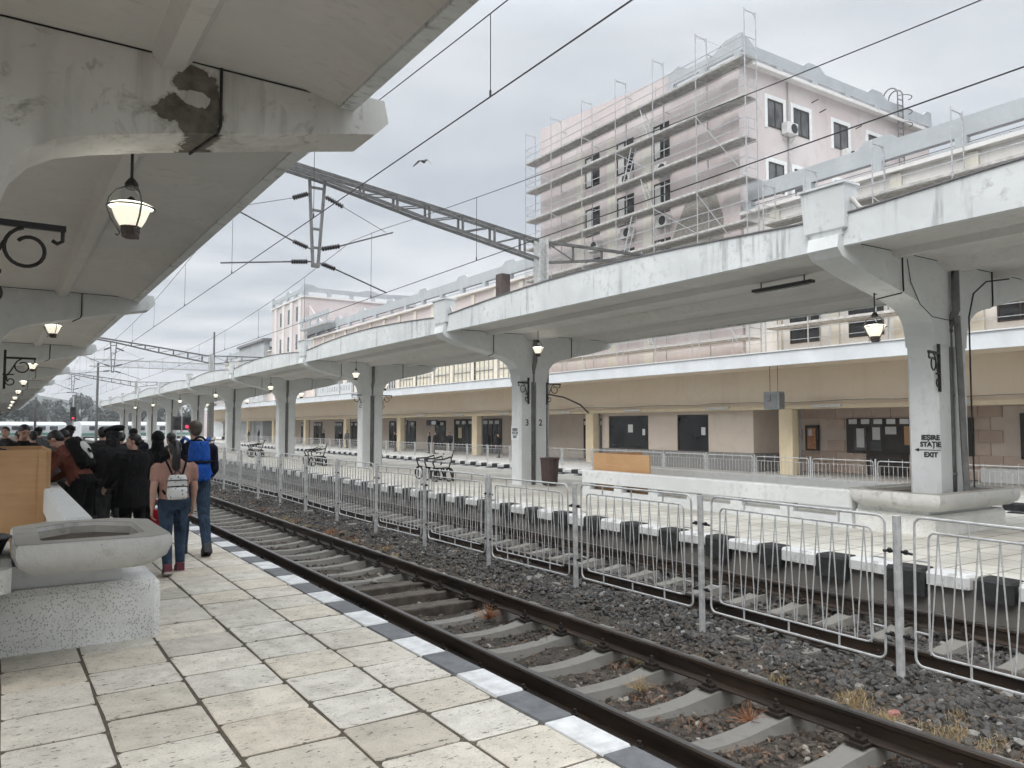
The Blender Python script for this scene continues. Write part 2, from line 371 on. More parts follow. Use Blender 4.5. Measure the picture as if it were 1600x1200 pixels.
painted_concrete('wet_conc', (.36,.345,.31), amount=.9, stain=(.13,.115,.09))
plain('planter_soil', (.085,.065,.048), .95, var=.5, scale=25, bump=.8)
t = NT('lamp_glass'); t.col((.9,.85,.7)); t.b.inputs['Emission Color'].default_value = (1.0,.93,.76,1); t.b.inputs['Emission Strength'].default_value = .30; t.rough(.3); t.m.cycles.emission_sampling = 'NONE'; t.done('lamp_glass')
t = NT('lamp_glow'); t.col((.95,.92,.85)); t.b.inputs['Emission Color'].default_value = (1.0,.95,.82,1); t.b.inputs['Emission Strength'].default_value = 1.3; t.m.cycles.emission_sampling = 'NONE'; t.done('lamp_glow')
t = NT('signal_red'); t.col((.5,.02,.03)); t.b.inputs['Emission Color'].default_value = (1,.05,.15,1); t.b.inputs['Emission Strength'].default_value = .35; t.m.cycles.emission_sampling = 'NONE'; t.done('signal_red')
plain('bin_brown', (.06,.035,.03), .6, var=.3); plain('bench_wood', (.50,.49,.46), .75, var=.3, scale=10)
plain('dark_brown_metal', (.075,.055,.05), .6, var=.3, scale=3)
plain('clock_green', (.20,.235,.225), .5, var=.15); plain('tree_trunk', (.06,.045,.035), .9, var=.4)
plain('letter_black', (.015,.015,.015), .7, var=.1); plain('letter_grey', (.30,.31,.32), .7, var=.2); plain('sign_white', (.66,.69,.70), .6, var=.1)
plain('wagon_white', (.62,.645,.66), .5, var=.15, scale=1); plain('wagon_green', (.12,.30,.24), .5, var=.2); plain('red_roof', (.30,.13,.11), .8, var=.25)
# ================================================================== ground and platforms
g = MB(); g.box(-900, 1500, -300, 3000, -1.6, -.78); struct(g.build('ground', MATS['soil']))
# trackbeds: heaped soil and ballast with a rolling top
def hgt(x, y):
    return .035*math.sin(x*3.1+y*1.7)+.025*math.sin(x*7.3-y*4.1)+.02*math.sin(y*9.7+x*2.3)
def bed_z(x, y):
    if x < 6.0: z = -.635 + max(0, (x-5.55))*.22
    elif x < 6.9: z = -.535 + max(0, (x-6.5))*.05
    elif x < 7.15: z = -.515 - (x-6.9)*.4
    else: z = -.63 + max(0, x-8.8)*.25
    if x < 3.6: z += (3.6-x)*.05
    return z + hgt(x, y)*(1.0 if 5.6 < x < 6.8 else .6)
m = MB(); xs = [2.6+.2*i for i in range(35)]; ys = [-4+.2*i for i in range(150)] + [26+2*i for i in range(70)]
nx = len(xs)
m.add([(x, y, bed_z(x, y)) for y in ys for x in xs], [(j*nx+i, j*nx+i+1, (j+1)*nx+i+1, (j+1)*nx+i) for j in range(len(ys)-1) for i in range(nx-1)])
o = m.build('trackbed', MATS['soil'], smooth=True); struct(o)
m = MB(); m.box(16.6, 23.8, -20, 200, -1.2, -.80); struct(m.build('far_trackbed', MATS['soil']))

# ---- platform 1 (own frame)
pl = MB(); pl.box(-4.2, 2.648, -6, 170, -.75, -.006); pf1 = pl.build('platform', MATS['mortar']); pf1.rotation_euler.z = D1; struct(pf1, 'near platform paved with worn cream stone slabs')
rnd = random.Random(3)
COLX = [-4.1,-3.57,-3.04,-2.51,-1.98,-1.47,-.96,-.455,.05,.555,1.085,1.64,2.165,2.645]
tile_meshes = {}
def tile_mesh(wd, ln, k):
    key = (round(wd,3), k)
    if key not in tile_meshes:
        r_ = random.Random(hash(key) % 9999); mb = MB(); j = lambda: r_.uniform(-.006, .006)
        w2, l2 = wd/2-.011, ln/2-.012; b = .005
        def ring(ins, z): 
            pts = []
            for sx, sy in ((-1,-1),(1,-1),(1,1),(-1,1)):
                c_ = .022 if z > -.02 else .015
                a_ = (sx*(w2-ins)-sx*c_, sy*(l2-ins)); b_ = (sx*(w2-ins), sy*(l2-ins)-sy*c_)
                pts += ([b_, a_] if sx*sy > 0 else [a_, b_])
            return [(p[0]+j(), p[1]+j(), z) for p in pts]
        mb.rings([ring(0, -.05), ring(0, -.003), ring(b, 0)])
        tile_meshes[key] = mb.mesh('paving_slab', MATS['tile'])
    return tile_meshes[key]
tiles = []
for ci in range(len(COLX)-1):
    x0, x1 = COLX[ci], COLX[ci+1]; y = 2.0 + [.0,.31,.12,.44,.05,.27,.38,.20,.07,.24,.33,.41,.36][ci % 13]; k = 0
    while y < 75:
        tiles.append((y, (x0+x1)/2, x1-x0, k)); y += .515; k += 1
def dist_t(tt): return tt[0] + max(0, -tt[1])*6
tiles.sort(key=dist_t)
rest = MB()
for i, (y, x, wd, k) in enumerate(tiles):
    if i < 300:
        o = obj('paving_slab', tile_mesh(wd, .515, k % 4), pf1, (x, y, rnd.uniform(-.0015, .003)), (rnd.uniform(-.004,.004), rnd.uniform(-.004,.004), rnd.uniform(-.008,.008)))
    else:
        rest.box(x-wd/2+.012, x+wd/2-.012, y-.243, y+.243, -.05, rnd.uniform(-.002, .002))
t = NT('far_slabs'); t.col(t.mix(t.island(), (.46,.43,.355), (.52,.485,.41))); t.rough(.6); t.done('tile_far')
o = rest.build('far_paving_slabs', MATS['tile_far'], pf1); o['kind'] = 'stuff'
km = {}
for nm in ('kerb_white', 'kerb_dark'):
    mb = MB(); mb.bbox(-.115, .115, -.256, .256, -.30, 0, .016); km[nm] = mb.mesh('kerb_stone', MATS[nm])
y = 1.86; k = 0
while y < 70:
    o = obj('kerb_stone', km['kerb_white' if k % 2 else 'kerb_dark'], pf1, (2.765+rnd.uniform(-.004,.006), y, rnd.uniform(-.004,.005)), (0, 0, rnd.uniform(-.014,.014))); y += .515; k += 1
mb = MB(); mb.box(2.70, 2.80, 70, 168, -.3, -.004); mb.build('far_kerb', MATS['kerb_white'], pf1)

# ---- platform 2 and station platform: slab body + alternate black and white kerb blocks
def platform(name, label, x0, x1, z, y0, y1, ystart, n, mat='slabs2', pitch=1.02, far=False):
    mb = MB(); mb.box(x0+.16, x1-.16, y0, y1, z-.8, z-.012); p = mb.build(name, [MATS[mat]]); struct(p, label)
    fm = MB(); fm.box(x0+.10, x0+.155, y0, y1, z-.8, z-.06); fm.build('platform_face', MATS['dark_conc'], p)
    for side, xk in (((-1, x0),) if far else ((-1, x0), (1, x1))):
        wm = MB(); wm.bbox(.0, .32, -.5*pitch*.56, .5*pitch*.56, z-.17, z, .035); bmh = MB(); bmh.bbox(-.03, .30, -.5*pitch*.44, .5*pitch*.44, z-.29, z+.002, .035)
        wme, bme = wm.mesh('kerb_block', MATS['kerb_old']), bmh.mesh('kerb_block', MATS['kerb_black'])
        yy = ystart; k = 0
        while yy < y1 and k < n:
            for me, dy in ((wme, 0), (bme, pitch/2)):
                o = obj('kerb_block', me, p, (xk if side < 0 else xk-.28, yy+dy+rnd.uniform(-.03,.03), rnd.uniform(-.004,.008)), (rnd.uniform(-.015,.015), 0, rnd.uniform(-.03,.03))); o.scale = (1, rnd.uniform(.86,1.1), rnd.uniform(.8,1.15) if z == 0 else 1)
            yy += pitch; k += 1
        if yy < y1:
            mb = MB(); mb.box(xk if side < 0 else xk-.3, xk+.3 if side < 0 else xk, yy-.3, y1, z-.2, z-.003); mb.build('far_kerb', MATS['kerb_white'], p)
    return p
pf2 = platform('island_platform', 'island platform with black and white painted kerb blocks', 9.15, 16.9, 0.0, -14, 125, -2.0+.77, 62, pitch=1.0)
pf3 = platform('station_platform', 'low station platform with black and white painted kerb', 23.6, 40, -.45, -14, 190, 2.3, 75, mat='plat_conc', pitch=1.25, far=True)

# ================================================================== tracks
def rail_profile(w=.072):
    h = .17; return [(-.07,0),(.07,0),(.07,.012),(.012,.034),(.010,.118),(w/2,.132),(w/2,.158),(w/2-.012,h),(-w/2+.012,h),(-w/2,.158),(-w/2,.132),(-.010,.118),(-.012,.034),(-.07,.012)]
def sleeper_mesh():
    mb = MB(); n = 12; L2 = 1.25
    rr = []
    for i in range(n+1):
        x = -L2 + 2*L2*i/n; a = abs(x)
        top = -.004 if a > .62 else -.004 - .055*(1-(a/.62)**2); wt = .10 if a > .5 else .082; wb = .14
        rr.append([(x, -wb, -.2), (x, wb, -.2), (x, wt, top), (x, -wt, top)])
    mb.rings(rr); return mb.mesh('sleeper', MATS['sleeper'])
def wood_mesh():
    mb = MB(); mb.bbox(-1.25, 1.25, -.125, .125, -.17, -.01, .015); mb.cur = 0
    return mb.mesh('sleeper', MATS['sleeper_wood'])
def clip_mesh():
    mb = MB()
    mb.box(-.17, .17, -.075, .075, 0, .022)
    for s_ in (-1, 1):
        mb.box(s_*.075 if s_ > 0 else -.145, .145 if s_ > 0 else -.075, -.05, .05, .022, .05); mb.tube([(s_*.11, 0, .03), (s_*.11, 0, .115)], .015, 6); mb.tube([(s_*.11, 0, .06), (s_*.11, 0, .085)], .027, 6)
    return mb.mesh('rail_fastening', MATS['clip'])
SL, WD, CL = sleeper_mesh(), wood_mesh(), clip_mesh()
def track(label, xc, half, z_top, y0, y1, pitch, rz=0, wood=(), n_near=90, start=0):
    tr = thing('railway_track', label, 'railway track', (0, 0, 0), rz)
    zf = z_top - .17
    for s_ in (-1, 1):
        mb = MB(); mb.prism([(xc+s_*half+u, zf+.012+v) for u, v in rail_profile()], y0, y1, 'y')
        n0 = len(mb.f)
        mb.mi = [0]*n0
        for i, f in enumerate(mb.f):
            zs = [mb.v[q][2] for q in f]
            if min(zs) > zf+.012+.165: mb.mi[i] = 1
        mb.build('rail', [MATS['rail'], MATS['rail_head']], tr)
    y = start; k = 0
    while y < y1 and k < n_near:
        wd = any(a <= y <= b for a, b in wood)
        s = obj('sleeper', WD if wd else SL, tr, (xc, y, zf+rnd.uniform(-.006,.003)), (0, 0, rnd.uniform(-.015,.015)))
        for s_ in (-1, 1): 
            if k < 60: obj('rail_fastening', CL, s, (s_*half, 0, 0))
        y += pitch; k += 1
    if y < y1:
        mb = MB()
        while y < y1: mb.box(xc-1.25, xc+1.25, y-.1, y+.1, zf-.15, zf-.01); y += pitch
        o = mb.build('far_sleepers', MATS['sleeper'], tr); o['kind'] = 'stuff'
    return tr
track('nearest railway track, right beside the cream paved platform', 4.465, .715, -.35, -3, 170, .685, D1, wood=((8.2, 10.3),), start=3.79-.685*4+.13)
track('second railway track, beyond the wire barrier', 7.78, .75, -.35, -6, 160, .66, 0, start=.3)
track('third railway track, between island platform and station', 20.3, .75, -.62, -6, 170, .66, 0, start=2.0, n_near=60)

# ---- ballast stones, leaf litter, dry grass
def stones(name, label, mat, n, area, size, zf, seed):
    r_ = random.Random(seed); protos = []
    for q in range(10):
        bm = bmesh.new(); bmesh.ops.create_icosphere(bm, subdivisions=1, radius=1)
        for v in bm.verts: v.co = Vector((v.co.x*r_.uniform(.7,1.3), v.co.y*r_.uniform(.6,1.1), v.co.z*r_.uniform(.45,.9)))
        # facet into broken stone
        for k in range(4):
            nrm = Vector((r_.gauss(0,1), r_.gauss(0,1), r_.gauss(0,1))).normalized(); dd = r_.uniform(.45,.7)
            for v in bm.verts:
                e = v.co.dot(nrm)-dd
                if e > 0: v.co -= nrm*e
        bm.verts.index_update(); protos.append(([tuple(v.co) for v in bm.verts], [tuple(v.index for v in f.verts) for f in bm.faces])); bm.free()
    V = []; F = []
    for i in range(n):
        x, y = area(r_); s_ = r_.uniform(*size)*(1.0 if r_.random() < .85 else 1.5); pv, pf = protos[r_.randrange(10)]
        M = Euler((r_.uniform(-.6,.6), r_.uniform(-.6,.6), r_.uniform(0,6.28))).to_matrix()*s_; z = zf(x, y)+r_.uniform(-.3,.6)*s_; o_ = len(V)
        for q in pv:
            c = M @ Vector(q); V.append((c.x+x, c.y+y, c.z+z))
        F.extend([tuple(a+o_ for a in f) for f in pf])
    me = bpy.data.meshes.new(name); me.from_pydata(V, [], F); me.materials.append(MATS[mat]); o = obj(name, me); tag(o, label, 'gravel', kind='stuff'); return o
def yfar(r_, a, b): return a + (b-a)*r_.random()**1.9
stones('ballast_stones', 'dark grey broken ballast stones heaped under the wire barrier', 'ballast', 15000, lambda r_: (r_.gauss(6.45, .28), yfar(r_, 1.5, 30)), (.022,.043), bed_z, 11)
stones('second_track_ballast', 'dark ballast between the rails of the second track', 'ballast', 13000, lambda r_: (r_.uniform(6.6, 9.15), yfar(r_, 2, 30)), (.022,.042), bed_z, 12)
stones('dirty_ballast', 'brown dirty ballast and rubble of the nearest track', 'ballast_brown', 12000, lambda r_: ((lambda q: (q[0]-q[1]*.0087, q[1]))((r_.uniform(3.2, 6.2), yfar(r_, 2.0, 26)))), (.012,.036), lambda x, y: bed_z(x, y)-.004, 13)
def blades(name, label, mat, spots, per, ln, wd, seed, z_=None):
    r_ = random.Random(seed); mb = MB()
    for (cx, cy, rr) in spots:
        for i in range(per):
            a = r_.uniform(0, 6.28); q = rr*math.sqrt(r_.random()); x, y = cx+q*math.cos(a), cy+q*math.sin(a); z = (bed_z(x, y) if z_ is None else z_)+.0
            h = r_.uniform(.4, 1)*ln; b = r_.uniform(0, 6.28); tx, ty = math.cos(b), math.sin(b); lean = r_.uniform(.2, 1.1)
            p0 = Vector((x, y, z)); p1_ = p0+Vector((tx*lean*h*.4, ty*lean*h*.4, h*.6)); p2 = p0+Vector((tx*lean*h, ty*lean*h, h*r_.uniform(.5, .95))); sd = Vector((-ty, tx, 0))*wd
            mb.add([tuple(p0-sd), tuple(p0+sd), tuple(p1_+sd*.7), tuple(p1_-sd*.7), tuple(p2)], [(0,1,2,3), (3,2,4)])
    return mb.build(name, MATS[mat])
sp = [(5.75+rnd.gauss(0,.12), 2.6+rnd.random()*1.6, .10) for i in range(22)] + [(5.62+rnd.gauss(0,.12), 10+rnd.random()*9, .10) for i in range(22)] + [(5.5+rnd.gauss(0,.15), 4+rnd.random()*5, .08) for i in range(14)]
tag(blades('dry_grass', 'dry straw coloured grass lying along the nearest track', 'straw', sp, 120, .085, .0022, 21), 'dry straw coloured grass lying along the nearest track', 'grass', kind='stuff')
tag(blades('rust_moss', 'rusty orange dry weeds scattered between the tracks', 'rust_weed', [(5.70+rnd.gauss(0,.12), 13.0+rnd.random()*3.0, .14) for i in range(18)]+[(4.6+rnd.gauss(0,.25), 3.6+rnd.random()*2.6, .14) for i in range(9)]+[(5.9,18+rnd.random()*5,.15) for i in range(8)], 55, .075, .002, 22), 'rusty orange dry weeds scattered between the tracks', 'grass', kind='stuff')
def weed(label, x, y, h, n, mat='rust_weed'):
    r_ = random.Random(int(x*100)); mb = MB()
    for i in range(n):
        a = r_.uniform(0, 6.28); el = r_.uniform(.15, 1.45); L_ = h*r_.uniform(.5, 1.0); pts = []
        for k in range(5):
            q = L_*k/4; pts.append((q*math.cos(el)*math.cos(a)+r_.uniform(-.015,.015), q*math.cos(el)*math.sin(a)+r_.uniform(-.015,.015), q*math.sin(el)*(1-.12*k*r_.random())+.01*r_.random()))
        mb.tube(pts, [.0035,.003,.0025,.002,.001], 3)
    o = mb.build('dry_weed', MATS[mat], loc=(x, y, -.6)); tag(o, label, 'weed', 'dry weeds between the rails'); return o
X0, Y0 = p1(4.95, 7.92); weed('bushy rust coloured dry weed by the wooden sleepers', X0, Y0, .25, 90)
X0, Y0 = p1(4.92, 4.05); weed('loose brown dry weed against the right rail, close to the camera', X0, Y0, .22, 45)
X0, Y0 = p1(4.7, 5.05); weed('flattened tan dry weed in the bay between two concrete sleepers', X0, Y0, .2, 60, 'straw')
# single pieces of litter
def rubble(label, x, y, s_, mat, seed):
    r_ = random.Random(seed); bm = bmesh.new(); bmesh.ops.create_icosphere(bm, subdivisions=1, radius=s_)
    for v in bm.verts: v.co = Vector((v.co.x*r_.uniform(.8,1.4), v.co.y*r_.uniform(.6,1.1), v.co.z*r_.uniform(.5,.8)))
    me = bpy.data.meshes.new('stone_chunk'); bm.to_mesh(me); bm.free(); me.materials.append(MATS[mat]); o = obj('stone_chunk', me, None, (x, y, bed_z(x, y)+s_*.4)); tag(o, label, 'stone', 'loose stones beside the nearest rail')
rubble('white pebble lying beside the nearest track', 5.72, 3.95, .05, 'kerb_white', 1); rubble('pinkish brick fragment beside the nearest track', 5.95, 3.55, .06, 'red_roof', 2); rubble('pale square stone chip below a barrier post', 6.02, 3.9, .05, 'sleeper', 3)

# ================================================================== wire barrier between the tracks
FY = [3.8+2.262*i for i in range(-2, 24)]; FX = 6.48
fence = thing('wire_barrier', 'light grey steel wire barrier running between the two near tracks', 'fence', (FX, FY[0], -.5))
def rrect(y0, y1, z0, z1, r, n=4, tilt=0):
    pts = []
    for cy, cz, a0 in ((y1-r, z1-r, 0), (y0+r, z1-r, 90), (y0+r, z0+r, 180), (y1-r, z0+r, 270)):
        for k in range(n+1):
            a = R(a0+90*k/n); pts.append((0, cy+r*math.cos(a), cz+r*math.sin(a)))
    return pts
pm = MB(); pm.tube([(0,0,-.25),(0,0,1.42)], .036, 8); pm.tube([(0,0,1.42),(0,0,1.425)], .037, 8); POST = pm.mesh('post', MATS['galv'])
W = 2.262; ya, yb = .13, W-.13
mo = MB(); mo.tube(rrect(ya, yb, .17, 1.415, .07), .0118, 6, closed=True)
for yy in (ya+.45, W/2, yb-.45):
    mo.tube([(0, yy, 1.415), (0, yy, 1.30)], .010, 5); mo.tube([(0, yy, .17), (0, yy, .285)], .010, 5)
for zz in (1.05, .45):
    for s_ in (0, 1): mo.tube([(0, ya if s_ == 0 else yb, zz), (0, ya+.12 if s_ == 0 else yb-.12, zz)], .009, 5)
FR = mo.mesh('outer_frame', MATS['galv'])
mi_ = MB(); mi_.tube(rrect(ya+.12, yb-.12, .285, 1.30, .06), .0098, 6, closed=True); FI = mi_.mesh('inner_frame', MATS['galv'])
lk = MB(); lk.tube([(0, .03, 0), (0, .13, -.01)], .012, 5); lk.tube([(0,.06,0),(0,.085,0)], .022, 6)
LK = lk.mesh('hinge', MATS['black_iron'])
nV = 11; step = (yb-ya-.24)/nV
v = MB(); v.tube([(0, step*.5, 1.30), (0, step*.06, .285)], .0062, 5); v.tube([(0, step*.5, 1.30), (0, step*.94, .285)], .0062, 5); VB = v.mesh('wire_picket', MATS['galv'])
allv = MB()
for k in range(nV):
    y_ = ya+.12+k*step; allv.tube([(0, y_+step*.5, 1.30), (0, y_+step*.06, .285)], .0085, 4); allv.tube([(0, y_+step*.5, 1.30), (0, y_+step*.94, .285)], .0085, 4)
AV = allv.mesh('wire_pickets', MATS['galv'])
for i, y in enumerate(FY):
    o = obj('post', POST, fence, (0, y-FY[0], 0), (rnd.uniform(-.012,.012), rnd.uniform(-.015,.015), 0)); [obj('hinge', LK, o, (0, 0, zz), (0, 0, a_)) for zz in (1.12, .40) for a_ in (0, math.pi)]
    if i < len(FY)-1:
        pn = obj('panel', FR, fence, (rnd.uniform(-.012,.012), y-FY[0], rnd.uniform(-.02,.02)), (rnd.uniform(-.012,.012), rnd.uniform(-.02,.02), rnd.uniform(-.006,.006))); obj('inner_frame', FI, pn)
        if i < 16:
            for k in range(nV): obj('wire_picket', VB, pn, (0, ya+.12+k*step, 0))
        else: obj('wire_pickets', AV, pn)['kind'] = 'stuff'
# low railing on the station platform
RX = 24.4; st_f = thing('low_railing', 'thin grey low railing along the station platform edge', 'railing', (RX, 0, -.45))
pm = MB(); pm.tube([(0,0,0),(0,0,1.05)], .03, 6); P2 = pm.mesh('post', MATS['galv'])
mo = MB(); mo.tube(rrect(.08, 2.42, .12, .98, .08, 2), .018, 5, closed=True); mo.tube([(0,.08,.82),(0,2.42,.82)], .012, 4)
for k in range(15): mo.tube([(0, .16+k*.156, .12), (0, .16+k*.156, .82 if k % 3 else 1.06)], .009, 4)
PN2 = mo.mesh('panel', MATS['galv'])
for k in range(40):
    y = 5+k*2.5
    if abs(y-41) < .1: continue
    obj('post', P2, st_f, (0, y, 0)); obj('panel', PN2, st_f, (0, y, 0))

# ================================================================== platform canopies
def canopy(label, x_c, half, ys, rz, dz=0.0, bw=.25, first=None, nrib=(-1.55, 0.0, 1.55), near_mat=None, nose=.28, cx=1.40, short=None):
    c = thing('platform_canopy', label, 'canopy', (*( (x_c, 0) if rz == 0 else p1(x_c, 0)), 0), rz)
    zs = 4.39+dz; zt0, zt1 = 4.75+dz, 4.96+dz
    # column: two legs with a recess
    cm = MB(); ch = .05
    for s_ in (-1, 1):
        xa, xb = (.09, .48) if s_ > 0 else (-.48, -.09)
        cm.prism([(xa+(.0 if s_ > 0 else ch), -.25), (xb-(ch if s_ > 0 else 0), -.25), (xb, -.25+ch if s_ > 0 else -.25), (xb, .25-ch if s_ > 0 else .25), (xb-(ch if s_ > 0 else 0), .25), (xa+(.0 if s_ > 0 else ch), .25), (xa, .25 if s_ > 0 else .25-ch), (xa, -.25 if s_ > 0 else -.25+ch)], -.05, 3.02+dz, 'z')
    cm.box(-.1, .1, -.13, .13, -.05, 3.02+dz); CM = cm.mesh('column', MATS['column'])
    low = [(.48, 3.0), (.50, 3.20), (.56, 3.38), (.67, 3.52), (.83, 3.62), (1.05, 3.69), (1.5, 3.80), (2.25, 3.96), (half+nose-.12, 4.15), (half+nose, 4.27), (half+nose-.04, 4.46), (half-.02, 4.46)]
    low = [(a, b+dz) for a, b in low]
    top = [(half-.05, zs+.03)]
    prof = low + top + [(-a, b) for a, b in (low+top)[::-1]]
    bmm = MB(); bmm.prism(prof, -bw, bw, 'y')
    BM = bmm.mesh('beam', MATS['column'])
    bn = MB(); bn.prism(prof, -bw, bw, 'y'); BN = bn.mesh('beam', MATS[near_mat]) if near_mat else BM
    eb = MB(); r0 = lambda x0, x1, h, z: [(x0,-h,z),(x1,-h,z),(x1,h,z),(x0,h,z)]
    eb.rings([r0(half-.02, half+.17, .27, 4.462+dz), r0(half-.02, half+.20, .27, 4.53+dz), r0(half-.04, half+.22, .33, 4.56+dz), r0(half-.06, half+.26, .36, 5.18+dz), r0(half-.09, half+.29, .39, 5.18+dz), r0(half-.09, half+.29, .39, 5.215+dz)]); EB = eb.mesh('end_block', MATS['fascia'])
    pp = MB(); pp.tube([(0, -.2, .05), (0, -.2, 3.3+dz), (0, -.34, 3.6+dz), (0, -.34, zs)], .062, 10)
    for z_ in (.9, 2.2, 3.25): pp.tube([(0, -.2, z_), (0, -.2, z_+.05)], .074, 10)
    PP = pp.mesh('downpipe', MATS['pipe_grey'], True)
    zb = 3.80+.21*(cx-1.5)+dz; cb = MB(); cb.tube([(cx, -bw-.012, zs), (cx, -bw-.014, zs-.45), (cx-.01, -bw-.014, zb+.02), (cx-.02, -bw+.03, zb-.014), (cx-.12, bw, zb-.036)], .012, 5); CB = cb.mesh('cable', MATS['cable'])
    cbm = MB(); cbm.tube([(-cx, -bw-.012, zs), (-cx, -bw-.014, zs-.45), (-cx+.01, -bw-.014, zb+.02), (-cx+.02, -bw+.03, zb-.014), (-cx+.12, bw, zb-.036)], .012, 5); CBM = cbm.mesh('cable', MATS['cable'])
    gap_mb = MB(); gap_mb.tube([(half-.03, -bw-.002, zs-.012), (half*.6, -bw-.004, zs-.003), (.2, -bw-.003, zs-.008), (-half*.6, -bw-.004, zs-.003), (-half+.03, -bw-.002, zs-.012)], .007, 4); GAP_LINE = gap_mb.mesh('cable', MATS['cable'])  # no cable: dark line put in for the dark gap between slab and beam
    for i, y in enumerate(ys):
        if short and i == 0: continue
        obj('column', CM, c, (0, y, 0)); b_ = obj('beam', BN if i == first else BM, c, (0, y, 0))
        obj('end_block', EB, b_); obj('end_block', EB, b_, None, (0, 0, math.pi))
        obj('downpipe', PP, c, (0, y, 0)); obj('cable', CB, b_); obj('cable', CBM, b_); obj('cable', GAP_LINE, b_)
    # bays
    pitch = ys[1]-ys[0]; ya_, yb_ = bw, pitch-bw; n = 12
    tt = [k/n for k in range(n+1)]; ar = [math.sin(math.pi*q) for q in tt]
    sl_ = MB(); V = []; F = []
    xs_ = [-half, -half+.32, 0, half-.32, half]; lip = [-.07, 0, 0, 0, -.07]
    for q, a in zip(tt, ar):
        y = ya_+(yb_-ya_)*q; dy = -.05 if q == 0 else .05 if q == 1 else 0
        for x, l_ in zip(xs_, lip): V.append((x, y+dy, zs+l_+.015*a))
        for x in xs_: V.append((x, y+dy, zs+.16+.015*a))
    m5 = 10
    for i in range(n):
        for k in range(4): F.append((i*m5+k, i*m5+k+1, (i+1)*m5+k+1, (i+1)*m5+k)); F.append((i*m5+5+k, (i+1)*m5+5+k, (i+1)*m5+6+k, i*m5+6+k))
    F += [(0,5,6,1),(1,6,7,2),(2,7,8,3),(3,8,9,4)] + [tuple(n*m5+q for q in f) for f in ((0,1,6,5),(1,2,7,6),(2,3,8,7),(3,4,9,8))]
    F += [(i*m5, (i+1)*m5, (i+1)*m5+5, i*m5+5) for i in range(n)] + [(i*m5+4, i*m5+9, (i+1)*m5+9, (i+1)*m5+4) for i in range(n)]
    sl_.add(V, F); SLB = sl_.mesh('roof_slab', MATS['canopy'])
    def strip(z0f, z1f, x0, x1):
        rr = []
        for q, a in zip(tt, ar):
            y = ya_+(yb_-ya_)*q; rr.append([(x0, y, z0f(a)), (x1, y, z0f(a)), (x1, y, z1f(a)), (x0, y, z1f(a))])
        mb = MB(); mb.rings(rr); return mb
    FS = strip(lambda a: zs-.085+.0*a, lambda a: zt0+(zt1-zt0)*a, half+.003, half+.13).mesh('fascia', MATS['fascia'])
    FSL = strip(lambda a: zs-.085+.0*a, lambda a: zt0+(zt1-zt0)*a, half+.003, half+.13)
    FL = strip(lambda a: zt0+(zt1-zt0)*a+.001, lambda a: zt0+(zt1-zt0)*a+.022, half-.02, half+.155).mesh('flashing', MATS['frame_grey'])
    scm = MB(); scm.tube([(half+.07, ya_+.05, zt0+.28), (half+.07, ya_+.13, zt0+.2), (half+.07, ya_+.22, zt0+.07), (half+.07, ya_+.38, zt0-.01)], .034, 8); SCM = scm.mesh('scroll', MATS['plat_conc'], True)
    rb = {}
    for x in nrib:
        mb = MB(); mb.prism([(x-.15, zs+.01), (x-.07, zs-.10), (x+.07, zs-.10), (x+.15, zs+.01)] if x else [(-.40, zs+.01), (-.16, zs-.15), (.16, zs-.15), (.40, zs+.01)], ya_-.02, yb_+.02, 'y'); rb[x] = mb.mesh('rib', MATS['canopy'])
    cn = MB(); cn.tube([(-1.62, ya_, zs-.06), (-1.62, yb_, zs-.06)], .012, 4); cn.tube([(1.62, ya_, zs-.06), (1.62, yb_, zs-.06)], .012, 4); CN = cn.mesh('conduit', MATS['cable'])
    for i, y in enumerate(ys[:-1]):
        k_ = short if (short and i == 0) else 1.0; y2 = y+pitch; y = y2-pitch*k_; n0 = len(c.children)
        obj('roof_slab', SLB, c, (0, y, 0)); obj('conduit', CN, c, (0, y, 0))
        for s_ in (1, -1):
            f = obj('fascia', FS, c, (0, y if s_ > 0 else y2, 0), (0, 0, 0 if s_ > 0 else math.pi)); obj('flashing', FL, f); obj('scroll', SCM, f)
        for x in nrib: obj('rib', rb[x], c, (0, y, 0))
        if k_ != 1.0:
            for q in list(c.children)[n0:]: q.scale = (1, k_, 1)
    return c
YR = [6.8+12.0*k for k in range(-1, 10)]
canopy('long white concrete canopy over the island platform, on paired columns', 12.9, 2.77, YR, 0)
YL = [6.3+12.0*k for k in range(-1, 12)]
canopy('long concrete canopy overhead on the left with peeling paint', -.56, 2.85, YL, D1, dz=.06, first=1, near_mat='peel', nose=.45, cx=1.90, short=.40)  # first bay cut short behind the camera to let daylight onto the platform

# fallen leaves and scraps between the sleepers
lf_ = MB(); r_ = random.Random(31)
for i in range(2600):
    x, y = r_.uniform(3.3, 6.0), yfar(r_, 2.2, 20); x -= y*.0087; z = bed_z(x, y)+r_.uniform(.015, .05); a = r_.uniform(0, 6.28); s_ = r_.uniform(.012, .034)
    u = Vector((math.cos(a), math.sin(a), r_.uniform(-.5,.5)))*s_; v = Vector((-math.sin(a), math.cos(a), r_.uniform(-.5,.5)))*s_*.55; p = Vector((x, y, z)); k = Vector((0, 0, s_*r_.uniform(.1,.4)))
    lf_.add([tuple(p-u), tuple(p-v+k), tuple(p+u), tuple(p+v+k)], [(0,1,2), (0,2,3)])
tag(lf_.build('fallen_leaves', MATS['brown_leaf']), 'brown fallen leaves and scraps between the sleepers', 'leaves', kind='stuff')
